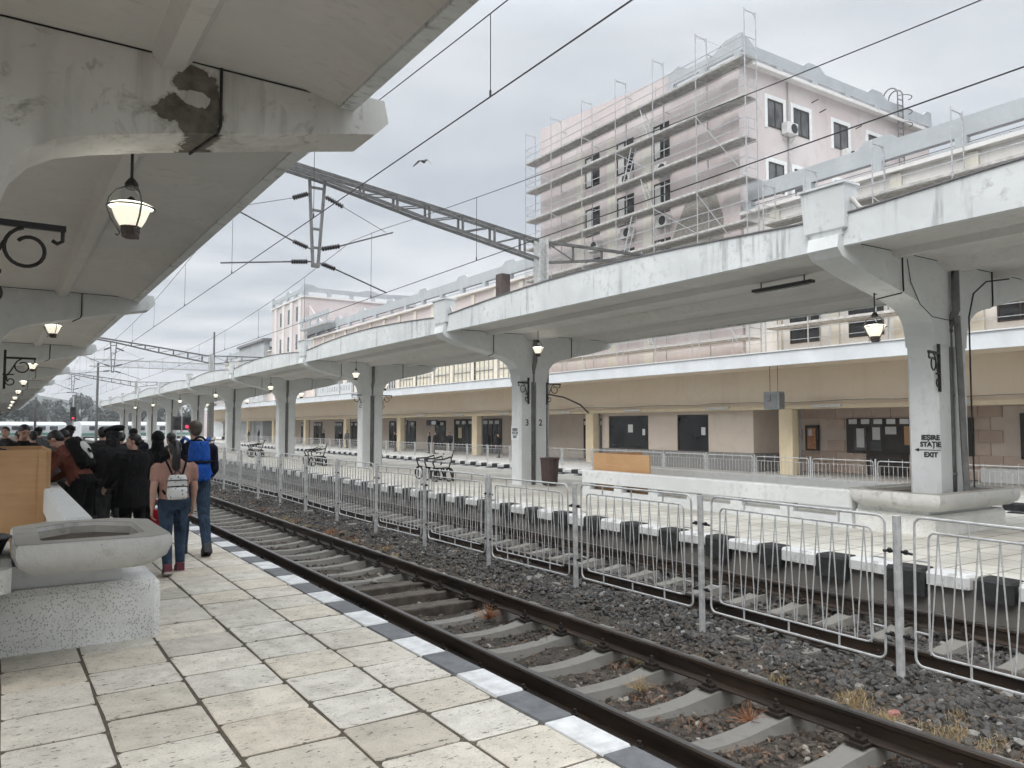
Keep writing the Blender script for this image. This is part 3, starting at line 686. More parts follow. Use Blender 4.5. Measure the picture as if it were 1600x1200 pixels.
# ================================================================== station building
ZP = -.45
st = thing('station_building', 'long low station hall with cream columns, white canopy edge and roof balustrade', 'building', (29.3, 20, ZP))
def sp_(mb, name, mat, parent=None, smooth=False):       # a station part built in world coordinates
    par = parent or st
    off = Vector((29.3, 20, ZP)); mb.v = [tuple(Vector(q)-off) for q in mb.v]
    return mb.build(name, MATS[mat] if isinstance(mat, str) else [MATS[q] for q in mat], par, smooth)
Y0s, Y1s = -6, 138
# canopy: slab with white fascia, beige soffit and wall above the columns
mb = MB(); mb.box(26.0, 26.16, Y0s, Y1s, 4.17, 4.72); sp_(mb, 'canopy_fascia', 'st_fascia')
mb = MB(); mb.box(25.94, 26.22, Y0s, Y1s, 4.722, 4.765); sp_(mb, 'canopy_flashing', 'frame_white')
mb = MB(); mb.box(26.162, 31.0, Y0s, Y1s, 4.3, 4.6); sp_(mb, 'canopy_slab', 'beige')
mb = MB(); mb.box(29.25, 29.55, Y0s, Y1s, 2.62, 4.298); sp_(mb, 'upper_wall', 'beige')
mb = MB(); mb.box(29.10, 29.60, Y0s, Y1s, 2.46, 2.618); sp_(mb, 'lintel', 'cream_col')
YC = [-5.0, 8.5, 22.1, 36.0, 49.6, 62.9, 76.0, 89, 102, 115, 128]
for y in YC:
    mb = MB(); mb.bbox(29.06, 29.62, y-.36, y+.36, ZP, 2.458, .03); sp_(mb, 'column', 'cream_col')
    pp = MB(); pp.tube([(29.5, y-.45, ZP), (29.5, y-.45, 2.46)], .05, 8); sp_(pp, 'downpipe', 'frame_grey')
# thin light tubes and conduit along the lintel
mb = MB(); pts = []
for k in range(120): pts.append((29.08, Y0s+k*1.2, 2.78+.03*math.sin(k*1.3)+(.05 if k % 9 == 0 else 0)))
mb.tube(pts, .018, 4); sp_(mb, 'conduit', 'pipe_grey')
for y in (9.5, 14.8, 20.0, 26.0, 32.2, 38.5, 45.5, 52, 58.5): mb = MB(); mb.box(28.98, 29.09, y-.7, y+.7, 2.56, 2.63); mb.box(28.99, 29.07, y-.66, y+.66, 2.52, 2.56); sp_(mb, 'tube_light', 'ac_white')
# ceiling of arcade and floor-level back walls
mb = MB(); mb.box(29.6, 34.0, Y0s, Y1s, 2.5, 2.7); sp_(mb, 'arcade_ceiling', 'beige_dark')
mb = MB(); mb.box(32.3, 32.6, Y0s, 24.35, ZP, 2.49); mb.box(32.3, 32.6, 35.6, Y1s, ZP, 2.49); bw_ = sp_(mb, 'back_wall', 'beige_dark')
# stone cladding of the right hand recess: courses of stone panels
r_ = random.Random(5); course = 0; z = ZP
while z < 2.2:
    y = 6.0 - (.45 if course % 2 else 0)
    while y < 24.3:
        ln = .9
        blocked = (z+.25 < 2.0 and z+.25 > .45 and ((17.95 < y+ln and y < 21.15) or (22.6 < y+ln and y < 23.3) or (24.5 < y+ln and y < 26.1))) or (z < .5 and 18.3 < y+ln/2 < 20.2) or (z > .3 and z < 2.2 and 9.5 < y+ln and y < 14.2)
        if not blocked:
            m_ = MB(); a = r_.uniform(0, .012); m_.bbox(32.3-.05-a, 32.3, y+.006, min(y+ln, 24.3)-.006, z+.006, z+.49, .006); sp_(m_, 'stone_panel', 'wall_stone', bw_ if False else None)
        y += ln
    z += .5; course += 1
# projecting ticket office with two big dark windows
tk = MB(); yA, yB = 24.39, 35.6
tk.box(29.7, 29.95, yA, 27.2, .41, 2.49); tk.box(29.7, 29.95, 29.38, 31.58, .41, 2.49); tk.box(29.7, 29.95, 34.95, yB, .41, 2.49); tk.box(29.7, 29.95, 27.2, 29.38, 2.30, 2.49); tk.box(29.7, 29.95, 31.58, 34.95, 2.30, 2.49)
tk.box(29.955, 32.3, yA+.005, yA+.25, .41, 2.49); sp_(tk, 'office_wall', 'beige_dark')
tb = MB(); tb.box(29.62, 29.97, yA-.08, yB, ZP, .405); tb.box(29.975, 32.3, yA-.08, yA+.2, ZP, .405); sp_(tb, 'office_plinth', 'grey_base')
def window(par, x, y0, y1, z0, z1, glass='glass', frame='frame_dark', fw=.06, n=2, depth=.06, face=-1):
    """window in a wall facing -x: pane + frame bars"""
    f = MB(); a = x-.03; b = x+depth
    f.box(a, b, y0, y1, z0, z0+fw); f.box(a, b, y0, y1, z1-fw, z1); f.box(a, b, y0, y0+fw, z0+fw, z1-fw); f.box(a, b, y1-fw, y1, z0+fw, z1-fw)
    for k in range(1, n):
        yy = y0+(y1-y0)*k/n; f.box(a, b, yy-fw/2, yy+fw/2, z0+fw, z1-fw)
    o = sp_(f, 'window', frame, par)
    p = MB(); p.box(x, x+.02, y0+fw*.5, y1-fw*.5, z0+fw*.5, z1-fw*.5)
    off = Vector((29.3, 20, ZP)); p.v = [tuple(Vector(q)-off) for q in p.v]
    p.build('pane', MATS[glass], o); return o
def pane_extra(par, name, mat, x, y0, y1, z0, z1):
    p = MB(); p.box(x-.012, x, y0, y1, z0, z1); return sp_(p, name, mat, par)
window(None, 29.76, 31.58, 34.95, .41, 2.30, n=1, fw=.08); pane_extra(None, 'notice', 'paper', 29.75, 32.9, 33.3, 1.35, 1.8); pane_extra(None, 'notice', 'paper', 29.75, 31.9, 32.1, 1.2, 1.55)
window(None, 29.76, 27.2, 29.38, .41, 2.30, n=1, fw=.07); pane_extra(None, 'notice', 'paper', 29.75, 27.45, 27.72, 1.25, 1.65)
# sloping reveal line on office wall, poster cases, door with notices
for y0, y1 in ((24.57, 26.01), (22.6, 23.3)):
    f = MB(); f.box(32.12, 32.248, y0, y1, .55, 1.75); c_ = sp_(f, 'poster_case', 'frame_dark'); pane_extra(c_, 'poster', 'poster', 32.118, y0+.12, y1-.12, .62, 1.62); pane_extra(c_, 'notice', 'paper', 32.105, (y0+y1)/2-.05, (y0+y1)/2+.4 if y1-y0 > 1 else y1-.2, 1.25, 1.55)
dr = MB(); dr.box(32.16, 32.25, 15.6, 21.15, .5, 2.05); dr.box(32.16, 32.25, 18.3, 20.2, ZP, .498); dz_ = sp_(dr, 'entrance_front', 'frame_dark')
for (y0, y1, z0, z1, mt) in ((20.15,20.75,.62,1.72,'greyglass'),(19.45,19.95,.62,1.72,'greyglass'),(20.25,20.62,.75,1.6,'paper'),(19.5,19.85,1.1,1.65,'paper'),(18.75,19.25,1.35,1.68,'paper'),(18.05,18.4,.9,1.7,'plywood'),(17.3,17.8,.6,1.7,'greyglass'),(16.3,17.0,.6,1.7,'greyglass'),(16.35,16.95,.9,1.7,'poster')):
    pane_extra(dz_, 'pane' if 'glass' in mt else 'notice', mt, 32.15 if 'glass' in mt else 32.13, y0, y1, z0, z1)
for k in range(9): pane_extra(dz_, 'fanlight', 'alu', 32.15, 15.8+k*.6, 16.2+k*.6, 1.8, 2.02)
window(None, 32.2, 9.6, 13.9, .45, 2.2, n=1, fw=.2)
pb = MB(); pb.box(31.4, 32.2, 8, 15, ZP, .1); sp_(pb, 'parapet', 'white_conc')
# doors and windows further along the arcade
for (y0, y1, z1, gl) in ((38.0,40.5,2.2,'glass'),(44.6,47.6,2.2,'glass'),(50.8,53.6,2.3,'glass'),(55.0,58.4,2.3,'glass'),(60.0,62.0,2.2,'glass'),(66.0,68.0,2.2,'glass'),(70.5,72.0,2.2,'glass'),(79,83,2.2,'glass'),(85,87.5,2.2,'glass'),(92,95,2.2,'glass'),(97,100,2.2,'glass')):
    o = window(None, 32.24, y0, y1, ZP, z1, n=4 if y1-y0 > 2.4 else 2, fw=.11, glass=gl)
    for k in range(3 if y1-y0 > 2.4 else 1):
        q = y0+.3+k*(y1-y0-.2)/3; pane_extra(o, 'fanlight', 'paper', 32.20, q, q+.6, z1-.42, z1-.15)
# lit doorway, wall base, hanging signs
pane_extra(None, 'lit_poster', 'cream_col', 32.19, 57.0, 57.6, .7, 1.6)
for y in (44.0, 58.8, 64.5): f = MB(); f.box(30.2, 30.35, y-.9, y+.9, 1.75, 2.25); s_ = sp_(f, 'hanging_sign', 'ac_dark'); pane_extra(s_, 'sign_face', 'sign_white', 30.19, y-.85, y-.1, 1.85, 2.15)
# ---- upper storey above the canopy
UX = 31.0
up = MB(); up.box(UX, UX+12, Y0s, 25.85, 4.6, 12.35); sp_(up, 'upper_storey', 'grey_plaster')
up = MB(); up.box(UX, UX+12, 43.75, 94.7, 4.6, 12.35); sp_(up, 'upper_storey', 'pink')
up = MB(); up.box(UX, UX+12, 108.9, 138, 4.6, 12.35); sp_(up, 'upper_storey', 'pink')
for (a, b) in ((Y0s, 25.80), (43.8, 94.65), (108.95, 138)):
    cm = MB(); cm.box(UX-.35, UX+.1, a, b, 12.351, 12.52); sp_(cm, 'cornice', 'grey_plaster')
    # roof balustrade: posts and stepped white band
    n = max(2, round((b-a)/3.3)); ps = [a+.3+(b-a-.6)*k/(n-1) for k in range(n)]
    for k, y in enumerate(ps):
        pm = MB(); pm.box(UX-.12, UX+.22, y-.22, y+.22, 12.522, 13.04); sp_(pm, 'balustrade_post', 'roof_band')
    for k in range(n-1):
        y0, y1 = ps[k], ps[k+1]; h0 = 13.82; h1 = 14.12; e = .75
        poly = [(y0, 13.041), (y1, 13.041)] + ([(y1, h1), (y1-.55, h1), (y1-.95, h0), (y0, h0)] if k % 2 == 0 else [(y1, h0), (y0+.95, h0), (y0+.55, h1), (y0, h1)])
        bm_ = MB(); bm_.prism([(y, z) for y, z in poly], UX-.06, UX+.14, 'x'); sp_(bm_, 'balustrade_band', 'roof_band')
        ed = MB(); ed.box(UX-.09, UX+.17, y0, y1, 13.02, 13.0405); sp_(ed, 'band_outline', 'frame_grey')  # added dark strip, draws the dark outline along the band's lower edge
        rl = MB(); rl.tube([(UX+.02, y0+.22, 12.78), (UX+.02, y1-.22, 12.78)], .02, 4); sp_(rl, 'balustrade_rail', 'frame_grey')
# pilasters and tall windows of the upper storey
def pil(y, w_=.55, z0=4.6, z1=12.3, mat='cream_plaster', d=.14):
    m_ = MB(); m_.box(UX-d, UX-.002, y-w_/2, y+w_/2, z0, z1); sp_(m_, 'pilaster', mat)
for k in range(8):
    y = 2.5+k*3.05; pil(y, .5)
    if k < 7: window(None, UX-.05, y+.75, y+2.35, 8.6, 10.6, glass='greyglass', frame='frame_dark', n=2)
    if k < 7: window(None, UX-.05, y+.75, y+2.35, 5.6, 7.4, glass='glass', frame='frame_dark', n=2)
for k in range(14):
    y = 46+k*3.5; pil(y, .5)
    if k < 13:
        if k in (0, 1, 2, 3, 4, 5): window(None, UX-.06, y+.4, y+3.1, 4.75, 8.2, glass='blind', frame='frame_grey', n=4, fw=.07); m_ = MB(); m_.box(UX-.11, UX-.07, y+.4, y+3.1, 6.0, 6.08); sp_(m_, 'transom', 'frame_grey')
        else: window(None, UX-.06, y+.6, y+2.9, 4.8, 7.6, glass='greyglass', frame='frame_white', n=4, fw=.07)
        if k % 3 == 1: m_ = MB(); m_.box(UX-.12, UX-.065, y+3.15, y+3.42, 4.7, 8.3); sp_(m_, 'dark_panel', 'frame_dark')
for k in range(8): pil(111+k*3.4, .6); 
# terrace rail on top of the platform canopy of the station
tr_ = MB()
for k in range(60): tr_.tube([(26.5, Y0s+k*2.4, 4.7), (26.5, Y0s+k*2.4, 5.62)], .018, 4)
tr_.tube([(26.5, Y0s, 5.6), (26.5, Y1s, 5.6)], .018, 4); tr_.tube([(26.5, Y0s, 5.2), (26.5, Y1s, 5.2)], .014, 4); sp_(tr_, 'terrace_rail', 'scaf_steel')
# station name boards on the canopy edge
nb = thing('station_name_sign', 'white letter boards standing on the station canopy edge', 'sign', (26.0, 70.6, 4.765))
def board(x, y0, y1, s): 
    m_ = MB(); m_.box(-.05, .05, y0, y1, 0, .92); b_ = m_.build('letter_board', MATS['sign_white'], nb)
    me = text_mesh(s, .62, MATS['letter_grey'], .004)
    o = obj('letter', me, b_, (-.056, (y0+y1)/2, .46), (R(90), 0, R(-90)))
w_ = .66; y = 5.0
for s in 'TIMIȘOARA': board(0, y-w_+.02, y-.02, s); y -= w_
y -= .5
for s in 'NORD': board(0, y-w_+.02, y-.02, s); y -= w_

# ================================================================== tower blocks
def tower(label, y0, y1, ztop, zfar, mat, xd=18):
    tw = thing('tower_block', label, 'building', (UX, y0, 4.6)); off = Vector((UX, y0, 4.6))
    def tp(mb, name, mat, par=None):
        mb.v = [tuple(Vector(q)-off) for q in mb.v]; return mb.build(name, MATS[mat], par or tw)
    return tw, tp
tw, tp = tower('pink plastered tower block wrapped in scaffolding', 25.9, 43.7, 20.5, 22.9, 'pink')
# side wall (faces the tracks): profile with the raised left part
mb = MB(); mb.prism([(25.9, 4.6), (43.7, 4.6), (43.7, 22.75), (32.7, 21.85), (31.0, 21.75), (30.8, 20.55), (25.9, 20.5)], UX, UX+.5, 'x'); tp(mb, 'side_wall', 'pink')
mb = MB(); mb.box(UX+.501, UX+18, 25.9, 43.69, 4.6, 20.5); tp(mb, 'main_walls', 'pink')
mb = MB(); mb.box(UX-.16, UX-.003, 25.9, 27.0, 4.6, 20.4); tp(mb, 'corner_strip', 'pink')
mb = MB(); mb.box(UX-.30, UX-.002, 25.6, 30.75, 20.401, 20.56); tp(mb, 'cornice', 'grey_plaster')
mb = MB(); mb.box(UX-.3, UX+18.3, 25.5, 25.898, 20.35, 20.53); tp(mb, 'cornice', 'grey_plaster')
# plaster knocked off: bare brick patch by the corner
t = NT('bare_brick'); n = t.noise(2.5, 6, .7); v_ = t.noise((5,5,14), 4, .7); t.col(t.mix(t.ramp(v_, .4, .65), t.mix(n, (.28,.265,.235), (.40,.385,.345)), (.21,.195,.175))); t.rough(.95); t.bump(v_, .6, .03); t.done('bare_brick')
mb = MB(); poly = [(27.2,9.0),(31.2,9.0),(31.5,10.5),(31.0,12.0),(30.3,13.2),(29.6,14.4),(28.6,14.6),(27.6,13.9),(27.05,12.4),(27.1,10.5)]
mb.prism(poly, UX-.02, UX-.001, 'x'); tp(mb, 'bare_patch', 'bare_brick')
# roof balustrade on the near half and along the front
def balustrade(tp, pts_y, x=None, yy=None, z=20.56):
    pass
ps = [26.0, 28.4, 30.8]
for y in ps: mb = MB(); mb.box(UX-.1, UX+.3, y-.2, y+.2, 20.561, 21.05); tp(mb, 'balustrade_post', 'roof_band')
mb = MB(); mb.prism([(25.75,21.051),(31.0,21.051),(31.0,21.75),(30.2,21.95),(29.5,21.55),(27.6,21.55),(26.9,21.95),(25.75,21.98)], UX-.05, UX+.15, 'x'); tp(mb, 'balustrade_band', 'roof_band')
xs_ = [31.1+3.05*k for k in range(7)]
for x in xs_: mb = MB(); mb.box(x-.22, x+.22, 25.85, 26.2, 20.531, 21.0); tp(mb, 'balustrade_post', 'roof_band'); mb = MB(); mb.box(x-.2, x+.0, 25.845, 25.849, 20.54, 20.8); tp(mb, 'drain_hole', 'frame_dark')
for k in range(6):
    a, b = xs_[k], xs_[k+1]; mb = MB(); e = .8
    mb.prism([(a,21.001),(b,21.001)]+([(b,21.95),(b-.5,21.95),(b-1.0,21.62),(a,21.62)] if k % 2 else [(b,21.62),(a+1.0,21.62),(a+.5,21.95),(a,21.95)]), 25.9, 26.1, 'y'); tp(mb, 'balustrade_band', 'roof_band')
# windows in the two faces
def twin(y0, y1, z0, z1):
    f = MB(); fw = .08
    f.box(UX-.05, UX+.0, y0, y1, z0, z0+fw); f.box(UX-.05, UX, y0, y1, z1-fw, z1); f.box(UX-.05, UX, y0, y0+fw, z0+fw, z1-fw); f.box(UX-.05, UX, y1-fw, y1, z0+fw, z1-fw); f.box(UX-.05, UX, (y0+y1)/2-.05, (y0+y1)/2+.05, z0+fw, z1-fw)
    o = tp(f, 'window', 'frame_dark'); p = MB(); p.box(UX-.02, UX-.004, y0+.03, y1-.03, z0+.03, z1-.03); tp(p, 'pane', 'glass', o)
    p = MB(); p.box(UX-.022, UX-.0205, y0+.1+(y1-y0)*.5, y1-.1, z0+.1, z1-.1); tp(p, 'blind', 'ac_white', o)
for (a, b) in ((37.2,38.6),(34.0,35.5),(31.0,32.3)):
    for z0, z1 in ((17.1,19.1),(13.9,15.7),(10.5,12.4),(7.1,9.0)): twin(a, b, z0, z1)
    pm = MB(); pm.box(UX-.06, UX-.003, b+.15, b+.9, 4.6, 19.6); tp(pm, 'pilaster', 'cream_plaster')
def fwin(x0, x1, z0, z1, yf=25.9):
    w1 = MB(); b = .22
    w1.box(x0-b, x1+b, yf-.05, yf-.002, z1, z1+b); w1.box(x0-b, x0, yf-.05, yf-.002, z0-.1, z1); w1.box(x1, x1+b, yf-.05, yf-.002, z0-.1, z1); o = tp(w1, 'window', 'frame_white')
    f = MB(); fw = .08; f.box(x0, x1, yf-.03, yf-.002, z0, z0+fw); f.box(x0, x1, yf-.03, yf-.002, z1-fw, z1); f.box(x0, x0+fw, yf-.03, yf-.002, z0+fw, z1-fw); f.box(x1-fw, x1, yf-.03, yf-.002, z0+fw, z1-fw); f.box((x0+x1)/2-.05, (x0+x1)/2+.05, yf-.03, yf-.002, z0+fw, z1-fw); tp(f, 'frame', 'frame_dark', o)
    p = MB(); p.box(x0+.05, x1-.05, yf-.012, yf-.004, z0+.05, z1-.05); tp(p, 'pane', 'greyglass', o)
for x0, x1 in ((33.05,34.35),(35.2,36.6),(38.8,40.2),(42.2,43.7)):
    fwin(x0, x1, 17.55, 19.05); fwin(x0, x1, 14.1, 15.65)
pp = MB(); pp.tube([(34.75, 25.82, 13), (34.75, 25.82, 20.3)], .05, 6); tp(pp, 'downpipe', 'galv')
for x, z in ((36.9, 19.7), (37.6, 19.3), (41.0, 19.1)): pm = MB(); pm.tube([(x, 25.9, z), (x+.1, 25.55, z+.1)], .03, 4); tp(pm, 'bracket', 'frame_dark')
# roof ladder with hoops
rl = thing('roof_ladder', 'dark steel roof ladder with safety hoops at the tower edge', 'ladder', (45.0, 25.9, 17.5)); 
for s_ in (0, .55):
    m_ = MB(); pts = [(s_, -.3, 0), (s_, -.3, 4.6)] + [(s_, -.3+.45*(1-math.cos(R(a))), 4.6+.45*math.sin(R(a))) for a in range(20, 181, 20)]; m_.tube(pts, .045, 6); m_.build('stile', MATS['frame_grey'], rl)
for k in range(12): m_ = MB(); m_.tube([(0, -.3, .3+k*.36), (.55, -.3, .3+k*.36)], .03, 5); m_.build('rung', MATS['frame_grey'], rl)
for z in (2.6, 3.4, 4.3): m_ = MB(); m_.tube([(.27+.55*math.cos(R(a)), -.5-.45*math.sin(R(a)), z) for a in range(0, 181, 20)], .03, 5); m_.build('hoop', MATS['frame_grey'], rl)
# second, far tower
tw, tp = tower('smaller pink tower block far along the station', 94.8, 108.8, 18.2, 18.5, 'pink')
mb = MB(); mb.box(UX-.3, UX+16, 94.8, 108.8, 4.6, 18.0); tp(mb, 'main_walls', 'pink')
mb = MB(); mb.box(UX-.5, UX+16.2, 94.6, 109, 18.001, 18.2); tp(mb, 'cornice', 'grey_plaster')
for k in range(5): mb = MB(); y = 95.1+k*3.35; mb.box(UX-.45, UX-.05, y-.25, y+.25, 18.201, 18.75); tp(mb, 'balustrade_post', 'roof_band')
for k in range(6): mb = MB(); x = 31+k*3; mb.box(x-.25, x+.25, 94.8, 95.1, 18.202, 18.75); tp(mb, 'balustrade_post', 'roof_band')
mb = MB(); mb.prism([(94.8,18.751),(108.8,18.751),(108.8,19.6),(108,19.6),(107,19.25),(102.5,19.25),(102,19.6),(101,19.6),(100.5,19.25),(96.3,19.25),(95.5,19.65),(94.8,19.65)], UX-.35, UX-.1, 'x'); tp(mb, 'balustrade_band', 'roof_band')
mb = MB(); mb.prism([(UX-.09,18.751),(UX+16,18.751),(UX+16,19.6),(UX+10,19.3),(UX+9,19.6),(UX+8,19.6),(UX+7,19.3),(UX+1.5,19.3),(UX+.7,19.65),(UX-.09,19.65)], 94.85, 95.1, 'y'); tp(mb, 'balustrade_band', 'roof_band')
for k in range(4):
    y = 95.6+k*3.5; mb = MB(); mb.box(UX-.5, UX-.303, y, y+1.0, 4.6, 17.9); tp(mb, 'pilaster', 'grey_plaster')
    for z in (15.2, 11.6, 8.0):
        if k < 3: mb = MB(); mb.box(UX-.33, UX-.302, y+1.5, y+2.4, z, z+1.9); tp(mb, 'window', 'greyglass')
# low wall with swept curve between wing and far tower, small balcony
mb = MB(); pts = [(78.0, 12.35)] + [(78+16.7*q, 12.35+4.6*q**2.4) for q in [k/10 for k in range(1, 11)]] + [(94.7, 12.35)]
mb.prism(pts, UX+.3, UX+.42, 'x'); tp(mb, 'swept_parapet', 'pink')
mb = MB(); mb.box(UX-1.1, UX-.31, 84.0, 94.0, 13.5, 13.75); mb.box(UX-1.1, UX-.95, 84.0, 94.0, 14.35, 15.0); 
tp(mb, 'balcony', 'roof_band')
for k in range(4): mb = MB(); mb.box(UX-1.1, UX-.95, 84.4+k*2.9, 84.9+k*2.9, 13.751, 14.349); tp(mb, 'balcony_post', 'roof_band')

# ================================================================== air conditioners
def ac_mesh():
    a = MB(); a.bbox(-.40, 0, -.45, .45, 0, .62, .02); body = a.mesh('casing', MATS['ac_white'])
    f = MB(); f.lathe([(.26, 0), (.26, .02), (.05, .03)], 18, M=Matrix.Translation((-.402, -.12, .31)) @ Matrix.Rotation(R(-90), 4, 'Y')); fan = f.mesh('fan_grille', MATS['ac_dark'])
    b = MB(); b.tube([(0, 0, -.02), (-.42, 0, -.02)], .02, 4); b.tube([(-.3,0,-.03),(0,0,-.3)], .015, 4)
    return body, fan, b.mesh('wall_bracket', MATS['galv'])
AB, AF, AK = ac_mesh()
def ac(label, loc, rz=0):
    o = thing('air_conditioner', label, 'air conditioner', loc, rz, 'air conditioners on the tower'); obj('casing', AB, o); obj('fan_grille', AF, o); obj('wall_bracket', AK, o, (0, -.35, 0)); obj('wall_bracket', AK, o, (0, .35, 0))
for lab, y, z in (('air conditioner under the upper right window of the scaffolded face', 31.3, 16.0), ('air conditioner under the upper middle window of the scaffolded face', 34.4, 15.85+.4), ('air conditioner under the lower right window of the scaffolded face', 31.3, 13.0), ('air conditioner under the lower middle window of the scaffolded face', 34.3, 12.95), ('air conditioner under the lower left window of the scaffolded face', 37.4, 12.75)): ac(lab, (UX-.08, y, z))
ac('air conditioner below the corner window of the pink front', (34.6, 25.85, 17.3), R(90)); ac('air conditioner below the third window of the pink front', (39.9, 25.85, 16.9), R(90)); ac('air conditioner low on the pink front, behind the roof balustrade', (41.6, 25.85, 15.6), R(90))

# ================================================================== scaffolding
def scaffold(label, ybs, x_in, x_out, z0, decks, ztops, gap_bays=(), ladder_bay=None, brace=(), toe=True, end_frame=None):
    s = thing('scaffolding', label, 'scaffolding', (x_out, ybs[0], z0)); off = Vector((x_out, ybs[0], z0))
    def part(mb, name, mat, par=None): mb.v = [tuple(Vector(q)-off) for q in mb.v]; return mb.build(name, MATS[mat], par or s)
    for i, y in enumerate(ybs):
        for x in (x_out, x_in): m_ = MB(); m_.tube([(x, y, z0), (x, y, ztops[i])], .031, 5); part(m_, 'standard', 'scaf_steel')
        m_ = MB(); m_.tube([(x_out, y, ztops[i]-.12), (x_in, y, ztops[i]-.12)], .024, 4); m_.tube([(x_out, y, ztops[i]-.35), (x_out+.25, y, ztops[i]-.12)], .016, 4); m_.tube([(x_in, y, ztops[i]-.35), (x_in-.25, y, ztops[i]-.12)], .016, 4); part(m_, 'frame_head', 'scaf_steel')
    for j, z in enumerate(decks):
        for i in range(len(ybs)-1):
            y0, y1 = ybs[i], ybs[i+1]
            zz = z if i not in gap_bays else z-.02
            m_ = MB(); m_.box(x_out+.04, x_in-.04, y0+.03, y1-.03, zz-.055, zz); d = part(m_, 'deck', 'scaf_deck')
            if toe: m_ = MB(); m_.box(x_out+.0, x_out+.03, y0+.04, y1-.04, zz+.002, zz+.11); part(m_, 'toe_board', 'toe_board', d)
            for dz_ in (.5, 1.0): m_ = MB(); m_.tube([(x_out, y0, z+dz_), (x_out, y1, z+dz_)], .026, 4); part(m_, 'guard_rail', 'scaf_steel')
            m_ = MB(); m_.tube([(x_in, y0, z-.09), (x_in, y1, z-.09)], .022, 4); part(m_, 'ledger', 'scaf_steel')
            if (i+j) % 2: m_ = MB(); m_.tube([((x_in+x_out)/2, y0+.2, z), ((x_in+x_out)/2, y0+.2, z+1.0)], .016, 4); part(m_, 'spare_tube', 'scaf_steel'); m_ = MB(); m_.tube([(x_in, y1, z+1.55), (x_in+.45, y1, z+1.55)], .02, 4); part(m_, 'wall_tie', 'scaf_steel')
            for k in range(0):
                pass
        for y in (ybs[0], ybs[-1]):
            m_ = MB()
            for dz_ in (.45, .95): m_.tube([(x_out, y, z+dz_), (x_in, y, z+dz_)], .019, 4)
            m_.tube([(x_out+.2, y, z+.45), (x_out+.2, y, z+.95)], .014, 4); m_.tube([(x_in-.2, y, z+.45), (x_in-.2, y, z+.95)], .014, 4); part(m_, 'end_guard', 'scaf_steel')
        if ladder_bay is not None and j+1 < len(decks):
            y0, y1 = ybs[ladder_bay], ybs[ladder_bay+1]; up_ = decks[j+1]; yy0, yy1 = (y1-.5, y1-1.3) if j % 2 else (y0+.5, y0+1.2)
            lad = MB()
            for s_ in (-.17, .17): lad.tube([(x_out+.12+.17+s_, yy0, z+.0), (x_out+.12+.17+s_, yy1, up_+.05)], .032, 4)
            for k in range(1, 7): q = k/7; lad.tube([(x_out+.12, yy0+(yy1-yy0)*q, z+(up_-z)*q), (x_out+.46, yy0+(yy1-yy0)*q, z+(up_-z)*q)], .02, 4)
            part(lad, 'access_ladder', 'alu')
    for (i, za, zb) in brace:
        m_ = MB(); m_.tube([(x_out-.03, ybs[i], za), (x_out-.03, ybs[i+1], zb)], .022, 4); part(m_, 'brace', 'scaf_steel')
    return s
YB = [24.53, 27.75, 30.98, 34.16, 37.38, 40.65, 43.67]
scaffold('tall tube scaffolding with decks and ladders on the tower face', YB, 30.55, 29.7, 4.75, [6.0, 7.9, 9.75, 11.69, 13.89, 15.88, 17.95, 19.95], [22.34,22.42,22.38,22.45,22.35,22.36,22.22], ladder_bay=2, brace=((0,4.8,9.7),(0,9.75,13.8),(0,13.9,17.9),(0,19.95,22.2),(5,4.8,9.7),(3,9.75,11.6),(4,13.9,15.8),(2,15.9,17.9),(1,11.7,13.8),(5,17.95,19.9),(3,17.95,19.9),(1,6,9.7)))
YB2 = [5.2+3.22*k for k in range(6)] + [23.6]
scaffold('scaffolding along the right hand wing below the roof balustrade', YB2, 30.6, 29.72, 4.75, [6.3, 8.3, 11.25], [13.55, 13.6, 13.5, 13.9, 13.6, 13.4, 13.3], brace=((3,8.3,11.2),))
